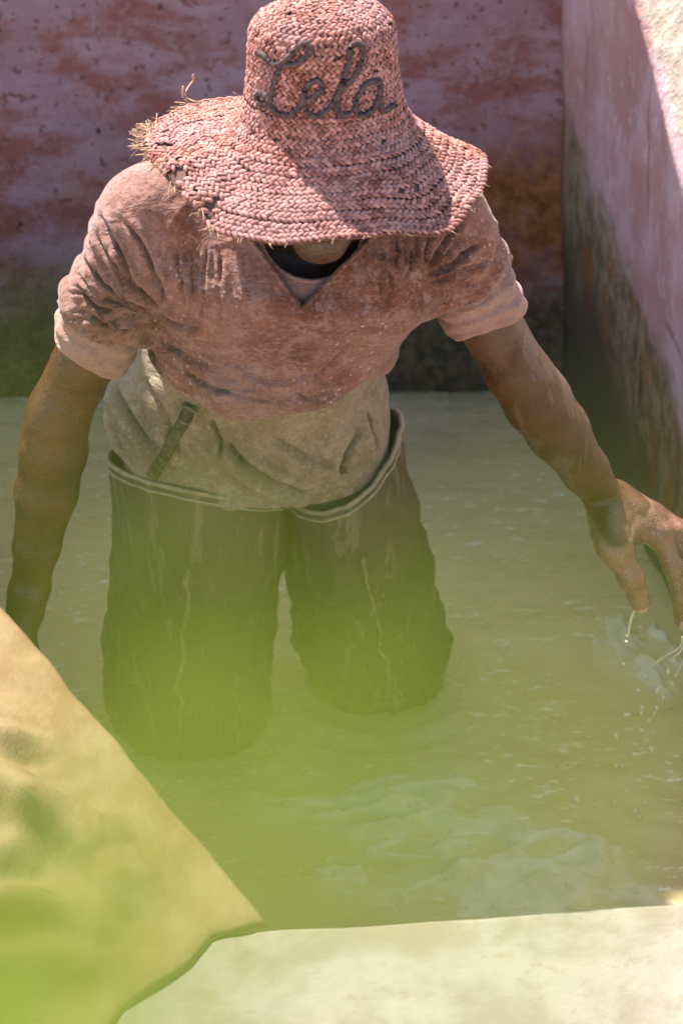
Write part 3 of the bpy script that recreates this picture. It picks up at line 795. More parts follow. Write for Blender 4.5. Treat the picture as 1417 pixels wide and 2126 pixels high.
# nails on the wet hand
def nail(tip, prev, out):
    d = (tip - prev).normalized(); n = (out - d * out.dot(d)).normalized(); s_ = d.cross(n); V = []; F = []
    c = tip + d * .0005 + n * .0124
    for i in range(5):
        for j in range(5):
            a = -1 + .5 * i; b = -1 + .5 * j
            rr = math.sqrt(max(0, 1 - .35 * a * a * b * b))
            V.append(c + s_ * (a * .0098 * rr) + d * (b * .0105 * rr) - n * (.0038 * a * a + .0014 * b * b))
    for i in range(4):
        for j in range(4): F.append((i * 5 + j, i * 5 + j + 1, (i + 1) * 5 + j + 1, (i + 1) * 5 + j))
    o = mk('fingernail', V, F, M['nail'], person)
    md = o.modifiers.new('thickness', 'SOLIDIFY'); md.thickness = .001
toc = Vector((0, -CP, SP))
nail(thR[3], thR[2], toc + Vector((-.15, 0, -.1)))
nail(fing[0][3], fing[0][2], toc + Vector((.3, 0, .2)))
# short hair under the hat
f = Field((HC.x - .11, HC.y - .14, HC.z - .1), (HC.x + .11, HC.y + .14, HC.z + .14), .005)
f.ell(hd(0, .018, .032), (.078, .096, .090), 0, Qh)
X, Y, Z = f.grid()
f.F = np.maximum(f.F, -((Y - HC.y) * .8 + (Z - HC.z) * .6 + .02))
v, q = nets(f.F, f.lo, f.h); mk('hair', v, q, M['hair'], person)

def creases(V, F, lst, gain=1.0):
    """press creases into cloth along lines: a sharp valley with a soft ridge beside it"""
    N = vnormals(V, F); d = V - np.array(CAM)[None]
    zc = d[:, 1] * CP - d[:, 2] * SP; px = 708.5 + FPX * d[:, 0] / zc; py = 1063 - FPX * (d[:, 1] * SP + d[:, 2] * CP) / zc
    facing = np.clip(-(N * d / np.linalg.norm(d, axis=1, keepdims=True)).sum(1) * 2.5, 0, 1)
    out = np.zeros(len(V))
    for pts, dep, wd in lst:
        L = catmull([Vector((a, b, 0)) for a, b in pts], 6); best = np.full(len(V), 1e9); sd = np.zeros(len(V)); tt = np.zeros(len(V)); n = len(L) - 1
        for i in range(n):
            a, b = L[i], L[i + 1]; ex, ey = b.x - a.x, b.y - a.y; l2 = ex * ex + ey * ey + 1e-6
            t = np.clip(((px - a.x) * ex + (py - a.y) * ey) / l2, 0, 1); qx = px - a.x - t * ex; qy = py - a.y - t * ey
            r = np.hypot(qx, qy); m = r < best
            best = np.where(m, r, best); sd = np.where(m, np.sign(ex * qy - ey * qx) * r, sd); tt = np.where(m, (i + t) / n, tt)
        env = np.clip(np.minimum(tt, 1 - tt) / .22, .12, 1)
        out += 1.05 * gain * env * dep * (-np.exp(-(sd / (wd * .38)) ** 2) * 1.3 + .75 * np.exp(-((sd - wd * 1.25) / wd) ** 2) + .45 * np.exp(-((sd + wd * 1.3) / wd) ** 2))
    return V + N * (out * facing)[:, None]

# ---- shirt ------------------------------------------------------------
slL = J['shL'].lerp(J['elL'], .66); slR = J['shR'].lerp(J['elR'], .60)
armpL = at(312, 662, -.30); armpR = at(872, 592, -.27)
hemc = at(562, 790, -.155)
def torso_field(h, grow=0.0, sleeves=True, lo=(-.36, -.46, .52), hi=(.46, .06, 1.12)):
    f = Field(lo, hi, h); g = grow
    ch = J['chest']
    f.econe(ch + Vector((0, .0, .02)), Vector((.022, -.175, .79)), .168 + g, .158 + g, .118 + g, .122 + g, .05)
    f.econe(Vector((.022, -.175, .79)), Vector((-.004, -.115, .635)), .158 + g, .152 + g, .124 + g, .135 + g, .05)
    f.ell(Vector((.00, -.19, .735)), (.150 + g, .105 + g, .085 + g), .05)                   # the shirt bags out over the belly
    for s_, sg in (('L', -1), ('R', 1)):
        sh, el = J['sh' + s_], J['el' + s_]
        f.cap(J['neck'] + Vector((.035 * sg, .015, -.005)), sh + Vector((-.01 * sg, .0, .006)), .048 + g, .056 + g, .05)
        f.cap(ch + Vector((.10 * sg, -.02, .0)), sh + Vector((0, 0, -.02)), .075 + g, .060 + g, .06)
        if sleeves:
            e = sh.lerp(el, .80)
            f.cap(sh, sh.lerp(el, .42), .059 + g, .0635 + g, .035)
            f.cap(sh.lerp(el, .42), e, .0635 + g, .060 + g, .02)
    f.cap(J['neck'] + Vector((0, -.02, .0)), ch, .062 + g, .09 + g, .06)
    return f
def plane_cut(f, p, n):
    X, Y, Z = f.grid(); n = Vector(n).normalized()
    return (X - p[0]) * n[0] + (Y - p[1]) * n[1] + (Z - p[2]) * n[2]

# neck openings: V for the shirt, round for the undershirt, both cut along the chest normal
vtip = at(626, 634, -.36)
NV = Vector((0, -.86, .50)).normalized()      # roughly out of the chest
vxa = Vector((1, 0, 0)); vya = NV.cross(vxa).normalized()      # up the chest
if vya.z < 0: vya = -vya
def neckcoords(f):
    X, Y, Z = f.grid(); d = (X - vtip[0], Y - vtip[1], Z - vtip[2])
    return (d[0] + 0 * d[1] + 0 * d[2], d[0] * vya[0] + d[1] * vya[1] + d[2] * vya[2], d[0] * NV[0] + d[1] * NV[1] + d[2] * NV[2])
def cut_arm(f, s_, frac):
    """signed distance to the sleeve end plane, only acting near that sleeve"""
    sh, el = J['sh' + s_], J['el' + s_]; u = (el - sh).normalized(); p = sh.lerp(el, frac)
    X, Y, Z = f.grid()
    d = (X - p[0]) * u[0] + (Y - p[1]) * u[1] + (Z - p[2]) * u[2]
    near = np.sqrt((X - p[0]) ** 2 + (Y - p[1]) ** 2 + (Z - p[2]) ** 2)
    rad = np.sqrt(np.maximum(near ** 2 - d ** 2, 0))
    return np.where((near < .16) & (rad < .076), d, -1.0)

SH = .0030
f = torso_field(SH)
solid = f.F.copy()
Sx, Sy, Sz = neckcoords(f)
wv = np.maximum(-(Sy), np.abs(Sx - .012 * np.clip(Sy / .1, 0, 1)) - np.maximum(Sy, 0) * .86) * .76      # negative inside the V
wv = np.maximum(wv, -(Sz + .16))
X, Y, Z = f.grid()
shell = np.maximum(solid, -(solid + .010))
shell = np.maximum(shell, -wv)
hem = plane_cut(f, at(565, 868, -.245), (0.05, -.42, -.90)) + .006 * np.sin(X * 21 + .5) + .003 * np.sin(X * 55) + 3.4 * np.minimum(np.abs(X - .012), .178) ** 2
shell = np.maximum(shell, hem)
shell = np.maximum(shell, np.maximum(cut_arm(f, 'L', .52), cut_arm(f, 'R', .38)))
Vs, Fs = nets(shell, f.lo, f.h); Vs = relax(Vs, Fs, 1, .5)
def fine_creases():
    rnd = random.Random(3); out = []
    for k in range(26):       # fan over the near sleeve
        a = R(118 + 92 * k / 25 + rnd.uniform(-4, 4)); r0 = rnd.uniform(15, 60); r1 = rnd.uniform(95, 190); b = rnd.uniform(-.22, .22)
        out.append(([(310 + math.cos(a + b * t) * (r0 + (r1 - r0) * t), 655 - math.sin(a + b * t) * (r0 + (r1 - r0) * t)) for t in (0, .35, .7, 1)], rnd.uniform(.0022, .0045), rnd.uniform(4.5, 7)))
    for k in range(22):       # far sleeve
        a = R(5 + 100 * k / 21 + rnd.uniform(-4, 4)); r0 = rnd.uniform(10, 40); r1 = rnd.uniform(70, 165); b = rnd.uniform(-.2, .2)
        out.append(([(872 + math.cos(a + b * t) * (r0 + (r1 - r0) * t), 590 - math.sin(a + b * t) * (r0 + (r1 - r0) * t)) for t in (0, .35, .7, 1)], rnd.uniform(.0012, .0028), rnd.uniform(4.5, 7)))
    for k in range(12):       # belly sag
        x = rnd.uniform(340, 640); y = rnd.uniform(700, 840); w_ = rnd.uniform(50, 120)
        out.append(([(x, y), (x + w_ * .5, y + rnd.uniform(8, 26)), (x + w_, y + rnd.uniform(-6, 14))], rnd.uniform(.0015, .003), rnd.uniform(5, 8)))
    for k in range(9):        # chest, hanging from the collar and shoulder
        x = rnd.choice([rnd.uniform(360, 520), rnd.uniform(730, 850)]); y = rnd.uniform(500, 540); l = rnd.uniform(50, 130); dx = rnd.uniform(-14, 14)
        out.append(([(x, y), (x + dx * .6, y + l * .5), (x + dx, y + l)], rnd.uniform(.0015, .003), rnd.uniform(5, 7)))
    return out
# folds
def folds(V, F, amp=1.0):
    N = vnormals(V, F); out = np.zeros(len(V)); wob = nz(V, 9, (3, 1, 2)); wob2 = nz(V, 22, (1, 5, 2))
    for A, ref, fr, am, fall, ph in ((armpL, Vector((-.55, 0, .8)), 15, .0028, .155, .3), (armpR, Vector((.6, 0, .75)), 15, .0028, .14, 1.1)):
        d = V - np.array(A); xx = d[:, 0]; yy = d[:, 2] * .84 - d[:, 1] * -.54 * 0 + d[:, 1] * .54
        r = np.sqrt((d ** 2).sum(1)); ang = np.arctan2(yy, xx)
        sd = np.clip((d @ np.array(ref) / max(1e-6, ref.length)) / .05 + .5, .0, 1)
        out += am * sd * (1 - np.abs(np.sin(fr * .5 * ang + wob * 2.6 + wob2 * 1.2 + ph)) ** .7 * 2) * np.exp(-(r / fall) ** 2) * np.clip(r / .035, 0, 1) * np.clip(.9 + wob2 * 1.4, .2, 1.6)
    # rings pushed up round both sleeves
    for s_ in 'LR':
        sh, el = np.array(J['sh' + s_]), np.array(J['el' + s_]); u = (el - sh) / np.linalg.norm(el - sh)
        t = (V - sh) @ u; rad = np.linalg.norm(V - sh - t[:, None] * u, axis=1)
        m = np.clip(1 - np.maximum(0, rad - .075) / .02, 0, 1) * np.clip((t - .02) / .03, 0, 1) * np.clip((.25 - t) / .03, 0, 1)
        side = (V[:, 0] - sh[0]) * (1 if s_ == 'R' else -1)
        out += m * .0020 * np.sin(t * 170 + side * 85 + wob * 3.2) * np.clip(1.0 + wob2, .2, 1.6)
    body = np.exp(-((V[:, 0] - .02) / .16) ** 2)
    out += .0050 * body * nz(V, 11, (0, 0, 0), (1, .7, .45)) + .0022 * nz(V, 30, (5, 5, 1), (1, 1, .6))
    low = np.clip((.80 - V[:, 2]) / .12, 0, 1)
    out += .0050 * low * (1 - 2 * np.abs(nz(V, 10, (2, 7, 1), (.45, .8, 1.5)))) * body
    # gathered strip beside the far armpit
    g = np.exp(-(((V[:, 0] - (armpR.x - .05)) / .045) ** 2)) * np.exp(-(((V[:, 2] - armpR.z - .06) / .07) ** 2))
    out += .0015 * g * np.sin(V[:, 0] * 330 + wob * 2)
    # the sleeve seam, a sharp tuck in front of the near shoulder
    sm = np.exp(-((V[:, 0] - (armpL.x + .062 + .012 * wob)) / .006) ** 2) * np.clip((V[:, 2] - armpL.z) / .03, 0, 1) * np.clip((.98 - V[:, 2]) / .03, 0, 1) * (N[:, 1] < -.2)
    out -= .006 * sm
    return V + N * (out * amp)[:, None]
Vs = folds(Vs, Fs)
Vs = creases(Vs, Fs, [([(306, 641), (212, 577), (173, 537)], .008, 9), ([(296, 656), (222, 641), (160, 596)], .008, 9), ([(301, 668), (237, 675), (160, 640)], .007, 9),
    ([(291, 616), (257, 557), (198, 488)], .007, 9), ([(341, 641), (291, 591), (232, 488), (207, 443)], .009, 9), ([(356, 641), (336, 596), (296, 507), (250, 452)], .008, 9),
    ([(420, 672), (425, 577), (429, 512)], .006, 5), ([(459, 690), (455, 606), (462, 522)], .003, 8), ([(335, 655), (375, 672), (418, 682)], .013, 9), ([(385, 640), (375, 570), (365, 505)], .004, 8),
    ([(877, 572), (928, 542), (1003, 501)], .009, 9), ([(882, 584), (943, 565), (1024, 537)], .008, 8), ([(877, 562), (912, 511), (963, 450)], .009, 9), ([(872, 557), (882, 516), (887, 495)], .005, 6),
    ([(816, 562), (824, 526), (821, 500)], .003, 6), ([(842, 577), (852, 542), (857, 500)], .004, 6), ([(800, 640), (812, 590), (800, 540)], .004, 8),
    ([(466, 740), (545, 790), (619, 785), (700, 750)], .005, 10), ([(376, 762), (444, 805), (540, 830)], .005, 10), ([(330, 700), (400, 745), (470, 770)], .004, 12), ([(735, 700), (680, 760), (640, 800)], .004, 9)] + fine_creases())
shirt = mk('shirt', Vs, Fs, M['shirt'], person)
tag(shirt, 'dust caked brown V-neck shirt')
bv_shirt = BVHTree.FromPolygons([tuple(v) for v in Vs], [tuple(q) for q in Fs])

f = torso_field(.0042, -.0170)
solid = f.F.copy(); Sx, Sy, Sz = neckcoords(f)
shell = np.maximum(solid, -(solid + .012))
# round collar hole, its lowest point a little above the V tip
ry0 = .034
hole = np.sqrt(((Sx - .012) / .064) ** 2 + ((Sy - ry0 - .066) / .066) ** 2) - 1
hole = np.where(Sy > ry0 + .066, np.abs(Sx - .012) / .064 - 1, hole) * .06
hole = np.maximum(hole, -(Sz + .15))
shell = np.maximum(shell, -hole)
shell = np.maximum(shell, plane_cut(f, at(565, 770, -.2), (0, -.3, -.95)))
shell = np.maximum(shell, np.maximum(cut_arm(f, 'L', .40), cut_arm(f, 'R', .30)))
Vu, Fu = nets(shell, f.lo, f.h); Vu = relax(Vu, Fu, 2, .5)
Nu = vnormals(Vu, Fu); Vu = Vu + Nu * (.003 * nz(Vu, 18))[:, None]
under = mk('undershirt', Vu, Fu, M['under'], person)
tag(under, 'pale undershirt showing in the V neck')
bv_under = BVHTree.FromPolygons([tuple(v) for v in Vu], [tuple(q) for q in Fu])

# undershirt sleeve ends hanging out of the shirt sleeves
def cuff(s_, t0, t1, r0, r1, label, wr=1.0):
    sh, el = J['sh' + s_], J['el' + s_]; u = (el - sh).normalized()
    a = u.cross(Vector((0, 1, 0))).normalized(); b = u.cross(a); V = []; F = []; n = 72; m = 26
    for i in range(m + 1):
        t = i / m; c = sh.lerp(el, t0 + (t1 - t0) * t)
        for j in range(n):
            q = 2 * math.pi * j / n
            r = r0 + (r1 - r0) * t + .004 * math.sin(math.pi * t)
            r += wr * .0040 * noise.noise((math.cos(q) * 2.2, math.sin(q) * 2.2, t * 7 + (s_ == 'L') * 9)) + wr * .0022 * math.sin(t * 20 + 3 * noise.noise((math.cos(q) * 2, math.sin(q) * 2, 4)))
            if t > .93: r -= .004 * (t - .93) / .07
            cc = c + u * (.010 * math.sin(q + (1.2 if s_ == 'L' else 2.6)) * t + .003 * math.sin(3 * q))
            V.append(cc + (a * math.cos(q) + b * math.sin(q)) * r)
    for i in range(m):
        for j in range(n): F.append((i * n + j, i * n + (j + 1) % n, (i + 1) * n + (j + 1) % n, (i + 1) * n + j))
    o = mk('undershirt_sleeve', V, F, M['under'], person)
    md = o.modifiers.new('thickness', 'SOLIDIFY'); md.thickness = .003; md.offset = -1
    tag(o, label)
cuff('L', .44, .67, .0500, .0555, 'pale undershirt sleeve end')
cuff('R', .33, .645, .0500, .0550, 'pale undershirt sleeve end')

# rolled collar edges laid on the cloth
def on_cloth(bv, x, y, lift):
    p = Vector(vtip) + vxa * x + vya * y + NV * .3
    h = bv.ray_cast(p, -NV, .6)
    return (h[0] + NV * lift) if h[0] is not None else None
def edge_line(bv, pts, rad, lift, mat, name):
    ps = [on_cloth(bv, x, y, lift) for x, y in pts]; ps = [p for p in ps if p is not None]
    if len(ps) > 3:
        V, F = tube(catmull(ps, 3), rad, 8, flat=.7); mk(name, V, F, mat, person)
vl = [(-.86 * y - .004 + .012 * min(1, y / .1), y) for y in [.125 - .0125 * i for i in range(11)]]
vr = [(.86 * y + .004 + .012 * min(1, y / .1), y) for y in [.0125 * i for i in range(11)]]
edge_line(bv_shirt, vl + [(0, -.004)] + vr, .0036, .0005, M['shirt'], 'collar')
arc = [(.012 + .067 * math.cos(q), ry0 + .066 + .069 * math.sin(q)) for q in [math.pi + math.pi * i / 24 for i in range(25)]]
edge_line(bv_under, arc, .0038, .001, M['under'], 'collar')

# ---- trousers -----------------------------------------------------------
f = Field((-.32, -.27, .18), (.28, .24, .83), .0045)
PC = at(500, 880, .0)
f.econe(Vector((-.005, -.095, .745)), Vector((-.028, -.02, .56)), .142, .182, .112, .140, .05)
f.ell(Vector((-.034, -.012, .57)), (.186, .142, .105), .05)
f.econe(Vector((-.108, -.012, .53)), Vector((-.115, .0, .24)), .098, .060, .114, .065, .04)
f.econe(Vector((.075, -.012, .53)), Vector((.13, .02, .24)), .080, .055, .108, .065, .04)
V, F = nets(f.F, f.lo, f.h); V = relax(V, F, 1, .5); N = vnormals(V, F)
wob = nz(V, 7, (1, 2, 3)); wob2 = nz(V, 14, (4, 4, 1))
out = .011 * (1 - 2 * np.abs(nz(V, 8, (2, 0, 5), (1, 1, .55)))) + .005 * wob2
# diagonal tucks running from the hips to the crotch
cr = at(640, 1040, -.14); d = V - np.array(cr); ang = np.arctan2(d[:, 2], d[:, 0]); r = np.linalg.norm(d, axis=1)
out += .009 * (1 - 2 * np.abs(np.sin(4.2 * ang + wob * 1.5))) * np.clip(r / .1, 0, 1) * np.exp(-(r / .28) ** 2)
V = V + N * (out * .7)[:, None]
V = creases(V, F, [([(235, 796), (280, 869), (325, 937)], .014, 13), ([(300, 790), (345, 860), (372, 950)], .009, 12), ([(438, 869), (458, 915), (455, 948)], .010, 9),
    ([(466, 909), (511, 965), (579, 1005), (650, 1030)], .014, 13), ([(760, 852), (771, 898), (782, 937)], .009, 9), ([(748, 886), (709, 948), (715, 994)], .010, 12),
    ([(560, 905), (640, 950), (700, 965)], .006, 14), ([(215, 840), (240, 900), (262, 955)], .008, 10)], 1.5)
trousers = mk('trousers', V, F, M['trouser'], person); tag(trousers, 'baggy stained khaki trousers bunched above the waders')
bv_tr = BVHTree.FromPolygons([tuple(v) for v in V], [tuple(q) for q in F])

# ---- waders ---------------------------------------------------------------
def pinterp(tab, x):
    for i in range(len(tab) - 1):
        if x <= tab[i + 1][0]:
            t = (x - tab[i][0]) / (tab[i + 1][0] - tab[i][0]); t = t * t * (3 - 2 * t)
            return [a + (b - a) * t for a, b in zip(tab[i][1:], tab[i + 1][1:])]
    return list(tab[-1][1:])
def wader(side, rows, rimfn, label, seams, crease):
    """rows: (z, cx, cy, rx, ry); rimfn(q) -> rim height at angle q (0 = +x, -pi/2 = front)"""
    n = 96; m = 80; V = []; F = []; zb = rows[0][0]
    def pt(q, z, dr=0):
        cx_, cy_, rx_, ry_ = pinterp(rows, z)
        s1 = noise.noise((math.cos(q) * 1.3 + 7 * (side == 'R'), math.sin(q) * 1.3, z * 3.2)); s2 = noise.noise((math.cos(q) * 3 + 3, math.sin(q) * 3, z * 7 + (side == 'R') * 5))
        s3 = noise.noise((math.cos(q) * 6 + 1, math.sin(q) * 6, z * 13 + (side == 'R') * 3)); fd = min(1, max(.25, (.44 - z) / .12))
        b = -.006 + .011 * (1 - fd) + .010 * s1 * fd + fd * (.009 * (1 - 2 * abs(s2)) + .006 * (1 - 2 * abs(s3))) + crease(q, z) + dr
        return Vector((cx_ + math.cos(q) * (rx_ + b), cy_ + math.sin(q) * (ry_ + b), z))
    for i in range(m + 1):
        for j in range(n):
            q = 2 * math.pi * j / n; top = rimfn(q)
            V.append(pt(q, zb + (top - zb) * i / m))
    for i in range(m):
        for j in range(n): F.append((i * n + j, i * n + (j + 1) % n, (i + 1) * n + (j + 1) % n, (i + 1) * n + j))
    o = mk('wader', V, F, M['wader'], person); tag(o, label)
    md = o.modifiers.new('thickness', 'SOLIDIFY'); md.thickness = .004; md.offset = -1
    for dz, rad in ((-.002, .0034), (-.015, .0024)):
        ps = [pt(2 * math.pi * j / n, rimfn(2 * math.pi * j / n) + dz, .001) for j in range(n)]
        tv, tf = tube(ps, rad, 8, True); mk('trim', tv, tf, M['trim'], o)
    for q, z0, z1, rad in seams:
        ps = []; rs = []
        for i in range(60):
            t = i / 59; z = z0 + (z1 - z0) * t
            ps.append(pt(q + .10 * noise.noise((t * 5, q, 1)) + .05 * noise.noise((t * 14, q, 7)), z, .0012)); rs.append(rad * (.55 + .45 * noise.noise((t * 11, q, 3)) + .25) * (1 if .02 < t < .98 else .3))
        tv, tf = tube(ps, rs, 6, flat=.7); mk('seam', tv, tf, M['seam'], o)
    return o
FRONT = -math.pi / 2
def rimL(q):   # inner side (0) low, outer side (pi) high
    return .465 - .030 * math.cos(q) - .062 * math.sin(q) + .003 * math.sin(3 * q)
def rimR(q):
    return .485 + .045 * math.cos(q) - .018 * math.sin(q) + .012 * math.cos(2 * q)
wader('L', [(-.40, -.130, .06, .075, .10), (-.1, -.127, .045, .108, .12), (.03, -.128, .038, .122, .124), (.12, -.126, .03, .124, .126), (.25, -.115, .012, .119, .126), (.36, -.100, -.005, .124, .140), (.50, -.096, -.01, .130, .150)],
      rimL, 'muddy wader leg with slanted trimmed top, left in the picture', [(FRONT - .12, .40, .03, .0045), (FRONT + .62, .16, .02, .0030)],
      lambda q, z: .010 * math.exp(-((z - .12 - .10 * math.cos(q - FRONT - .6)) / .02) ** 2) * max(0, math.cos(q - FRONT - .5)))
wader('R', [(-.40, .155, .16, .075, .10), (-.1, .152, .135, .085, .10), (.0, .152, .125, .098, .102), (.06, .150, .112, .110, .112), (.13, .143, .09, .112, .116), (.25, .130, .05, .104, .120), (.36, .116, .018, .094, .130), (.47, .102, .0, .084, .138), (.58, .096, -.0, .080, .142)],
      rimR, 'darker wader leg with gaping high outer edge, right in the picture', [(FRONT + .18, .40, .06, .0038), (FRONT + .30, .10, .02, .0028)],
      lambda q, z: .009 * math.exp(-((z - .07 - .02 * math.cos(q * 2)) / .016) ** 2))

# suspender strap with buckle
def strap():
    ps = []
    for px, py in ((398, 838), (385, 868), (366, 905), (346, 940), (330, 965), (318, 990)):
        r = ray(px, py); h = bv_tr.ray_cast(CAM, r.normalized())
        if h[0] is not None: ps.append(h[0] + h[1] * .004)
    if len(ps) < 3: return
    ps = catmull(ps, 5); n = [toc] * len(ps)
    V, F = tube(ps, .0085, 8, flat=.2, nrm=n); s_ = mk('strap', V, F, M['strap'], person)
    c = ps[3]; d = (ps[6] - ps[0]).normalized(); e = d.cross(toc).normalized(); up = e.cross(d) * -1
    if up.dot(toc) < 0: up = -up
    fr = [c + up * .006 + e * a * .009 + d * b * .011 for a, b in ((-1, -1), (1, -1), (1, 1), (-1, 1))]
    tv, tf = tube(catmull(fr, 4, True), .0014, 6, True); mk('buckle', tv, tf, M['metal'], s_)
strap()

#%%HAT
# ------------------------------------------------------------------ straw hat
HO = at(670, 252, -.30)
hat = empty('straw_hat', HO)
tag(hat, 'dusty plaited straw hat with drooping torn brim and dark corded lettering', 'hat')
tb_ = R(7); EX = Vector((1, 0, 0)); EZ = Vector((-.015, math.sin(tb_), math.cos(tb_))).normalized(); EY = EZ.cross(EX).normalized(); EX = EY.cross(EZ)
CR = [(0.0, .152), (.026, .150), (.052, .144), (.072, .134), (.0825, .122), (.0865, .108), (.0885, .070), (.0925, .036), (.1000, .010), (.1120, -.008)]
BR = {0: (.200, .052), 25: (.196, .060), 60: (.195, .045), 90: (.19, .02), 120: (.195, .012), 150: (.20, .012), 180: (.224, .012), 200: (.212, .022), 215: (.200, .050), 229: (.200, .078), 250: (.196, .074), 270: (.192, .070), 290: (.196, .076), 313: (.210, .086), 335: (.202, .064), 360: (.200, .052)}
BK = sorted(BR)
def brimtab(q):
    a = math.degrees(q) % 360
    for i in range(len(BK) - 1):
        if a <= BK[i + 1]:
            t = (a - BK[i]) / (BK[i + 1] - BK[i]); t = t * t * (3 - 2 * t)
            return tuple(BR[BK[i]][k] + (BR[BK[i + 1]][k] - BR[BK[i]][k]) * t for k in (0, 1))
    return BR[0]
clen = [0]
for i in range(len(CR) - 1): clen.append(clen[-1] + math.hypot(CR[i + 1][0] - CR[i][0], CR[i + 1][1] - CR[i][1]))
CL = clen[-1]
def hatpt(s_, q):
    """s_ 0..1 over the crown (arc length), 1..2 over the brim"""
    if s_ <= 1:
        L = s_ * CL
        i = 0
        while i < len(clen) - 2 and L > clen[i + 1]: i += 1
        t = (L - clen[i]) / (clen[i + 1] - clen[i])
        r = CR[i][0] + (CR[i + 1][0] - CR[i][0]) * t; h = CR[i][1] + (CR[i + 1][1] - CR[i][1]) * t
        wv_ = 1 + .02 * math.sin(2 * q + .4) + .012 * math.sin(3 * q + 1)
        r *= wv_; h += .004 * math.sin(q * 2 + 1) * min(1, s_ * 2) * (s_ < .8)
    else:
        u = s_ - 1; Rm, dr = brimtab(q); r0 = .112
        wv_ = 1 + (.02 * math.sin(2 * q + .4) + .012 * math.sin(3 * q + 1)) * (1 - u)
        r = (r0 + (Rm - r0) * u) * wv_
        h = -.006 - dr * (u ** .88) + .0045 * u * math.sin(5 * q + 1) + .003 * math.sin(u * 9 + q * 2) * u
    p = HO + EX * (r * math.cos(q)) + EY * (r * math.sin(q)) + EZ * h
    return p
def hatfr(s_, q):
    p = hatpt(s_, q); e = 1e-3
    tq = (hatpt(s_, q + .01) - hatpt(s_, q - .01)); ts = hatpt(min(2, s_ + e), q) - hatpt(max(0.001, s_ - e), q)
    tq = tq.normalized() if tq.length > 1e-9 else EX; n = tq.cross(ts)
    n = n.normalized() if n.length > 1e-12 else EZ
    if n.dot(EZ * .35 + (p - HO).normalized()) < 0: n = -n
    return p, tq, ts.normalized(), n
# body of the hat under the plaits
V = []; F = []; n = 72; ss = [.02 + .98 * i / 30 for i in range(31)] + [1 + i / 14 for i in range(1, 15)]
ss[-1] = 1.985
for s_ in ss:
    for j in range(n):
        p, tq, ts, nn = hatfr(min(s_, 1.985), 2 * math.pi * j / n); V.append(p - nn * .0035)
for i in range(len(ss) - 1):
    for j in range(n): F.append((i * n + j, i * n + (j + 1) % n, (i + 1) * n + (j + 1) % n, (i + 1) * n + j))
V.append(hatpt(0, 0) - EZ * .0035)
for j in range(n): F.append((len(V) - 1, (j + 1) % n, j))
hb = mk('hat_lining', V, F, M['strawdark'], hat)
md = hb.modifiers.new('thickness', 'SOLIDIFY'); md.thickness = .003; md.offset = 0
bv_hat = BVHTree.FromPolygons([tuple(v) for v in V], F)

# plaited rows: every stitch is a small rounded straw
SEG, RNG = 6, 5
def bead(c, d, n, L, W, T):
    s_ = d.cross(n).normalized(); vs = []
    for i in range(RNG):
        t = -1 + 2 * i / (RNG - 1); k = (1 - .30 * t * t) if 0 < i < RNG - 1 else .50
        for j in range(SEG):
            q = 2 * math.pi * j / SEG
            vs.append(c + d * (t * L * .5) + s_ * (math.cos(q) * W * .5 * k) + n * (math.sin(q) * T * .5 * k - .0010 * abs(t)))
    return vs
BF = [(i * SEG + j, i * SEG + (j + 1) % SEG, (i + 1) * SEG + (j + 1) % SEG, (i + 1) * SEG + j) for i in range(RNG - 1) for j in range(SEG)] + [tuple(range(SEG - 1, -1, -1)), tuple((RNG - 1) * SEG + j for j in range(SEG))]
def braid(s_, width, name):
    p = [hatpt(s_, 2 * math.pi * i / 48) for i in range(48)]
    per = sum((p[i] - p[i - 1]).length for i in range(48)); cnt = max(6, int(per / .0078)); V = []; F = []; T = []
    ds = 1e-3; dl = (hatpt(min(2, s_ + ds), 1.5 * math.pi) - hatpt(max(0, s_ - ds), 1.5 * math.pi)).length / (2 * ds)
    ph = random.random()
    for half in (-1, 1):
        for i in range(cnt):
            q = 2 * math.pi * (i + ph + (.5 if half > 0 else 0)) / cnt
            wob_ = .0016 * noise.noise((math.cos(q) * 4, math.sin(q) * 4, s_ * 9)) / dl
            sm = min(max(s_ + half * width * .24 / dl + wob_, .004), 1.995)
            c, tq, ts, nn = hatfr(sm, q)
            torn = (1.62 < s_ and abs(math.degrees(q) % 360 - 196) < 30 and noise.noise((q * 9, s_ * 7, 3)) > .30)
            if torn or random.random() < .003: continue
            slant = R(36 + random.uniform(-9, 9)) * half
            d = (tq * math.cos(slant) + ts * math.sin(slant)).normalized()
            base = len(V); V += bead(c + nn * (random.uniform(-.0006, .0010) + .0006), d, nn, width * random.uniform(.92, 1.12), width * random.uniform(.42, .60), width * .24)
            F += [tuple(k + base for k in ff) for ff in BF]; T += [random.random()] * (SEG * RNG)
    o = mk(name, V, F, M['straw'], hat)
    ca = o.data.color_attributes.new('tint', 'FLOAT_COLOR', 'POINT')
    ca.data.foreach_set('color', np.repeat(np.array(T, dtype=np.float32)[:, None], 4, 1).ravel())
    return o
NC = 22
for i in range(NC): braid((i + .55) / NC, CL / NC * 1.0, 'crown_braid')
NBR = 9
for i in range(NBR): braid(1 + (i + .5) / NBR * .985, .0112, 'brim_braid')
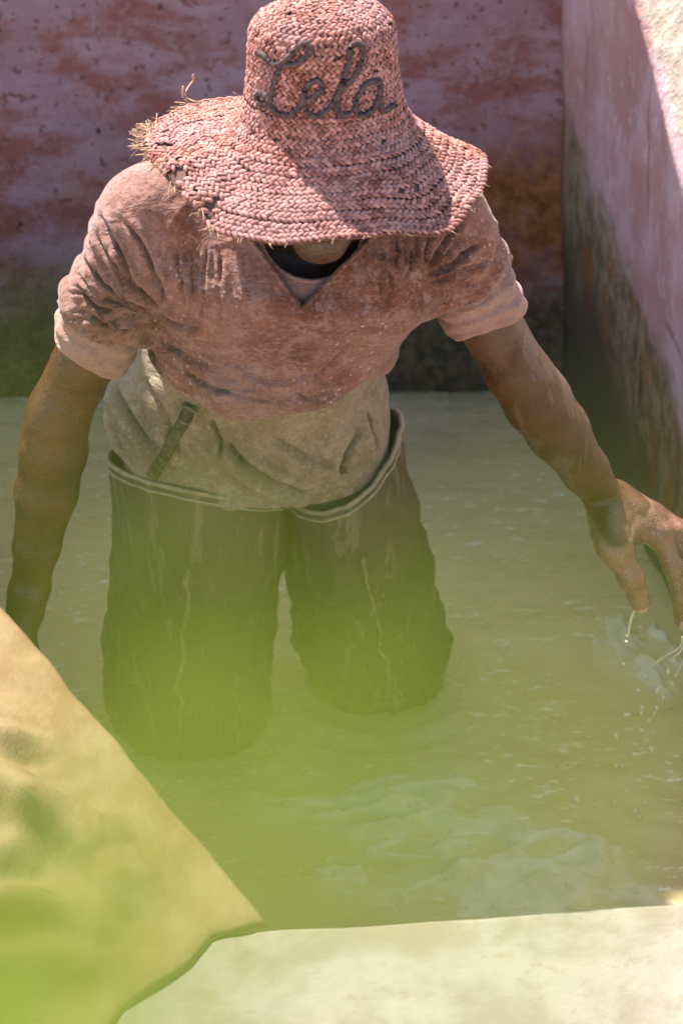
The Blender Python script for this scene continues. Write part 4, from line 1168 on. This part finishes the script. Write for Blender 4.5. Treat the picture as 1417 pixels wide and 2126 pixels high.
# corded lettering sewn on the crown front
def letter(name, zp):
    pts = []
    for zx, zy in zp:
        px, py = 250 + zx / 1.7713, zy / 1.7713
        h = bv_hat.ray_cast(CAM, ray(px, py).normalized())
        if h[0] is not None:
            nn = h[1] if h[1].dot(toc) > 0 else -h[1]
            pts.append(h[0] + nn * .0056)
    if len(pts) < 2: return
    P = catmull(pts, 6); out = []; rad = []
    for i, p in enumerate(P):
        out.append(p + Vector((random.uniform(-1, 1), random.uniform(-1, 1), random.uniform(-1, 1))) * .0004); rad.append(.0040 + .0007 * math.sin(i * 1.9))
    tv, tf = tube(out, rad, 8); mk(name, tv, tf, M['rope'], hat)
letter('cord_letter', [(518, 192), (545, 205), (562, 228), (592, 234), (625, 208), (650, 178), (682, 164), (702, 178), (688, 205), (650, 232), (610, 240), (588, 262), (574, 310), (564, 352), (548, 382), (524, 378), (516, 352), (532, 340), (550, 358), (566, 392), (592, 420), (622, 424), (648, 406)])
letter('cord_letter', [(652, 404), (684, 372), (722, 346), (742, 316), (722, 294), (692, 308), (676, 350), (682, 400), (702, 426), (736, 420), (768, 392)])
letter('cord_letter', [(770, 390), (802, 334), (842, 290), (870, 240), (882, 188), (862, 162), (838, 174), (830, 230), (814, 290), (794, 350), (790, 402), (812, 426), (840, 416)])
letter('cord_letter', [(942, 300), (910, 298), (876, 328), (856, 380), (868, 426), (902, 420), (926, 384), (946, 308), (940, 368), (952, 410), (986, 388)])

# frayed straw at the torn side of the brim
def fray():
    parts_ = []
    for _ in range(150):
        q = R(random.choice([random.uniform(150, 232), random.uniform(168, 190), random.uniform(168, 182)])); s_ = random.uniform(1.86, 1.99)
        c, tq, ts, nn = hatfr(s_, q); d = (ts * random.uniform(.3, 1) + tq * random.uniform(-1, 1) + nn * random.uniform(-.2, .6)).normalized()
        L = random.uniform(.006, .020); b = Vector((random.uniform(-1, 1), random.uniform(-1, 1), random.uniform(-1, 1))) * L * .35
        parts_.append(tube(catmull([c, c + d * L * .5 + b * .4, c + d * L + b], 3), [.0007] * 6 + [.0004], 4))
    for _ in range(60):
        q = R(random.uniform(0, 360)); c, tq, ts, nn = hatfr(1.99, q); d = (ts + tq * random.uniform(-1, 1) + nn * random.uniform(-.3, .5)).normalized(); L = random.uniform(.004, .011)
        parts_.append(tube([c, c + d * L * .6, c + d * L + tq * L * .2], .0005, 4))
    V, F = join(parts_); o = mk('frayed_straw', V, F, M['dry'], hat); o['kind'] = 'stuff'
fray()
def wisp(pxs, Y, r):
    ps = catmull([at(a, b, Y + i * .002) for i, (a, b) in enumerate(pxs)], 4)
    tv, tf = tube(ps, [r] * (len(ps) - 1) + [r * .5], 5, flat=.45); mk('loose_straw', tv, tf, M['dry'], hat)
wisp([(408, 212), (390, 205), (384, 196), (392, 180), (402, 166), (401, 154)], -.245, .0022)
wisp([(405, 214), (384, 208), (380, 196), (381, 178)], -.245, .0017)
wisp([(420, 210), (392, 214), (362, 212)], -.25, .0016)
wisp([(408, 520), (414, 508), (402, 494), (394, 490)], -.44, .0008)
wisp([(446, 496), (430, 500), (416, 518)], -.45, .0009)
wisp([(300, 268), (283, 285), (286, 300), (310, 300), (332, 312), (352, 330)], -.29, .0008)

#%%DROPS
# ------------------------------------------------------------------ liquid flung from the hand
def drop(px, py, Y, r, el=1.0, a=0.0):
    c = at(px, py, Y); V = []; F = []
    up = Vector((0, SP, CP)); ax = (Vector((1, 0, 0)) * math.sin(a) + up * math.cos(a)); s1 = ax.cross(toc).normalized(); s2 = ax.cross(s1)
    n, m = 8, 6
    for i in range(m + 1):
        t = math.pi * i / m
        for j in range(n):
            q = 2 * math.pi * j / n; V.append(c + ax * (math.cos(t) * r * el) + (s1 * math.cos(q) + s2 * math.sin(q)) * (math.sin(t) * r))
    for i in range(m):
        for j in range(n): F.append((i * n + j, (i + 1) * n + j, (i + 1) * n + (j + 1) % n, i * n + (j + 1) % n))
    tag(mk('liquid_drop', V, F, M['drop']), 'small pale drop of liquid falling below the wet hand', 'drop', 'drops flung from the hand')
def jet(pxs, Y, r0, label):
    ps = catmull([at(a, b, Y) for a, b in pxs], 5); n = len(ps)
    rs = [r0 * (1 - .45 * i / n) * (1 + .22 * math.sin(i * 1.7)) for i in range(n)]; rs[-1] *= .6; rs[-3] *= 1.5; rs[-2] *= 1.5
    tv, tf = tube(ps, rs, 7); tag(mk('liquid_stream', tv, tf, M['drop']), label, 'splash')
zx = lambda x: 1017 + x / 3.5425
zy = lambda y: 950 + y / 3.5425
jet([(zx(1100), zy(1082)), (zx(1062), zy(1125)), (zx(1035), zy(1180)), (zx(1022), zy(1240)), (zx(1012), zy(1290)), (zx(1008), zy(1320))], -.248, .0026, 'thin white stream dripping from the thumb tip')
jet([(1416, 1322), (zx(1395), zy(1385)), (zx(1340), zy(1430)), (zx(1250), zy(1480)), (zx(1180), zy(1535)), (zx(1150), zy(1562))], -.18, .0018, 'long slanting stream flung left from the fingers')
jet([(1418, 1340), (zx(1380), zy(1440)), (zx(1345), zy(1465)), (zx(1345), zy(1500))], -.18, .0020, 'short branching stream below the fingers')
jet([(1420, 1368), (zx(1390), zy(1545)), (zx(1372), zy(1580)), (zx(1352), zy(1612))], -.18, .0018, 'lowest beaded stream at the right picture edge')
for (x, y, r, el, a) in ((1000, 1356, 11, 1, 0), (976, 1517, 15, 1, 0), (1307, 1572, 14, 1.6, 0), (1330, 1663, 12, 2.0, -.9), (1228, 1706, 13, 2.2, .6), (1086, 1712, 13, 1.1, 0), (1268, 1765, 10, 1.7, .3),
                         (1113, 1840, 13, 1.5, 0), (1107, 1878, 14, 1.2, 0), (1001, 1892, 16, 1.8, 1.4), (1110, 2004, 14, 1.5, 1.5), (924, 2045, 13, 1.9, -.5), (1165, 1933, 11, 1.2, .8), (1131, 1608, 10, 1.1, 0), (1220, 1838, 13, 1.4, .2), (1205, 1880, 6, 4, .5)):
    drop(zx(x), zy(y), -.2, r * 1.0 / 3.5425 / 1480, el, a)
for (x, y, r) in ((1195, 1662, 9), (1230, 1672, 4), (1245, 1656, 4), (1300, 1643, 6), (1325, 1698, 7), (1274, 1665, 4), (1278, 1590, 4), (1350, 1555, 6), (1393, 1604, 6), (1336, 1668, 6), (1317, 1685, 6), (1321, 1717, 5), (1326, 1620, 5), (1353, 1770, 6), (1276, 1750, 4), (1305, 1770, 5), (1331, 1745, 4), (1291, 1590, 4), (1340, 1800, 4), (1290, 1795, 3)):
    drop(x, y, -.22, r * .8 / 1480, random.uniform(1, 1.6), random.uniform(-.6, .6))

#%%PLANT
# ------------------------------------------------------------------ tall mint on the terrace, its top just in front of the lens
def leafmesh(base, d, up, L, W, bend):
    d = d.normalized(); s_ = d.cross(up).normalized(); n_ = s_.cross(d).normalized(); V = []; F = []; m = 14; k = 6
    for i in range(m + 1):
        t = i / m; wd = W * .5 * (math.sin(math.pi * min(1, t ** .75)) ** .75) * (1 + .10 * ((i % 2) * 2 - 1) * (0 < i < m))
        c = base + d * (L * t) - n_ * (bend * L * t * t)
        for j in range(k + 1):
            a = -1 + 2 * j / k
            V.append(c + s_ * (a * wd) + n_ * (abs(a) * wd * .28 + .0012 * math.sin(t * 20) * abs(a)))
    for i in range(m):
        for j in range(k): F.append((i * (k + 1) + j, (i + 1) * (k + 1) + j, (i + 1) * (k + 1) + j + 1, i * (k + 1) + j + 1))
    return V, F
def mint():
    def cp(px, py, dist):
        return CAM + ray(px, py) * dist
    root = Vector((.04, CAM.y + .26, TER))
    pl = empty('mint_plant', root)
    tag(pl, 'bright green leafy plant blurred in front of the lens', 'plant')
    def leaf(b, tip, W, up, bend=.05):
        V, F = leafmesh(b, tip - b, up, (tip - b).length, W, bend); mk('leaf', V, F, M['leaf'], pl)
    # stems
    topA = cp(220, 1900, .144); topB = cp(640, 2300, .119)
    for top, dx in ((topA, -.02), (topB, .03)):
        mid = (root + top) / 2 + Vector((dx, .04, 0))
        ps = catmull([root + Vector((dx, 0, 0)), mid, top], 10); tv, tf = tube(ps, [.0034 - .0022 * i / (len(ps) - 1) for i in range(len(ps))], 7); mk('stem', tv, tf, M['stem'], pl)
        for i in range(4, len(ps) - 4):
            for sg in (-1, 1):
                a = i * 1.57; dv = Vector((math.cos(a) * sg, math.sin(a) * sg, .25)); b = ps[i]
                if b.z > top.z - .09: continue
                leaf(b, b + dv.normalized() * random.uniform(.04, .06), .03, Vector((0, 0, 1)))
    for a, b, Wd in LEAVES:
        leaf(cp(*a), cp(*b), Wd, toc + Vector((random.uniform(-.3, .3), 0, random.uniform(-.2, .2))))
# (base px,py,dist) (tip px,py,dist) width
LEAVES = [((220, 1900, .144), (620, 1080, .140), .0082),
          ((-260, 2400, .144), (330, 1800, .144), .0215),
          ((880, 1850, .119), (1330, 1120, .115), .0050),
          ((-300, 1250, .144), (280, 780, .140), .0024),
          ((560, 2300, .119), (1250, 1650, .115), .0046),
          ((220, 1900, .144), (780, 1500, .126), .0036)]
mint()
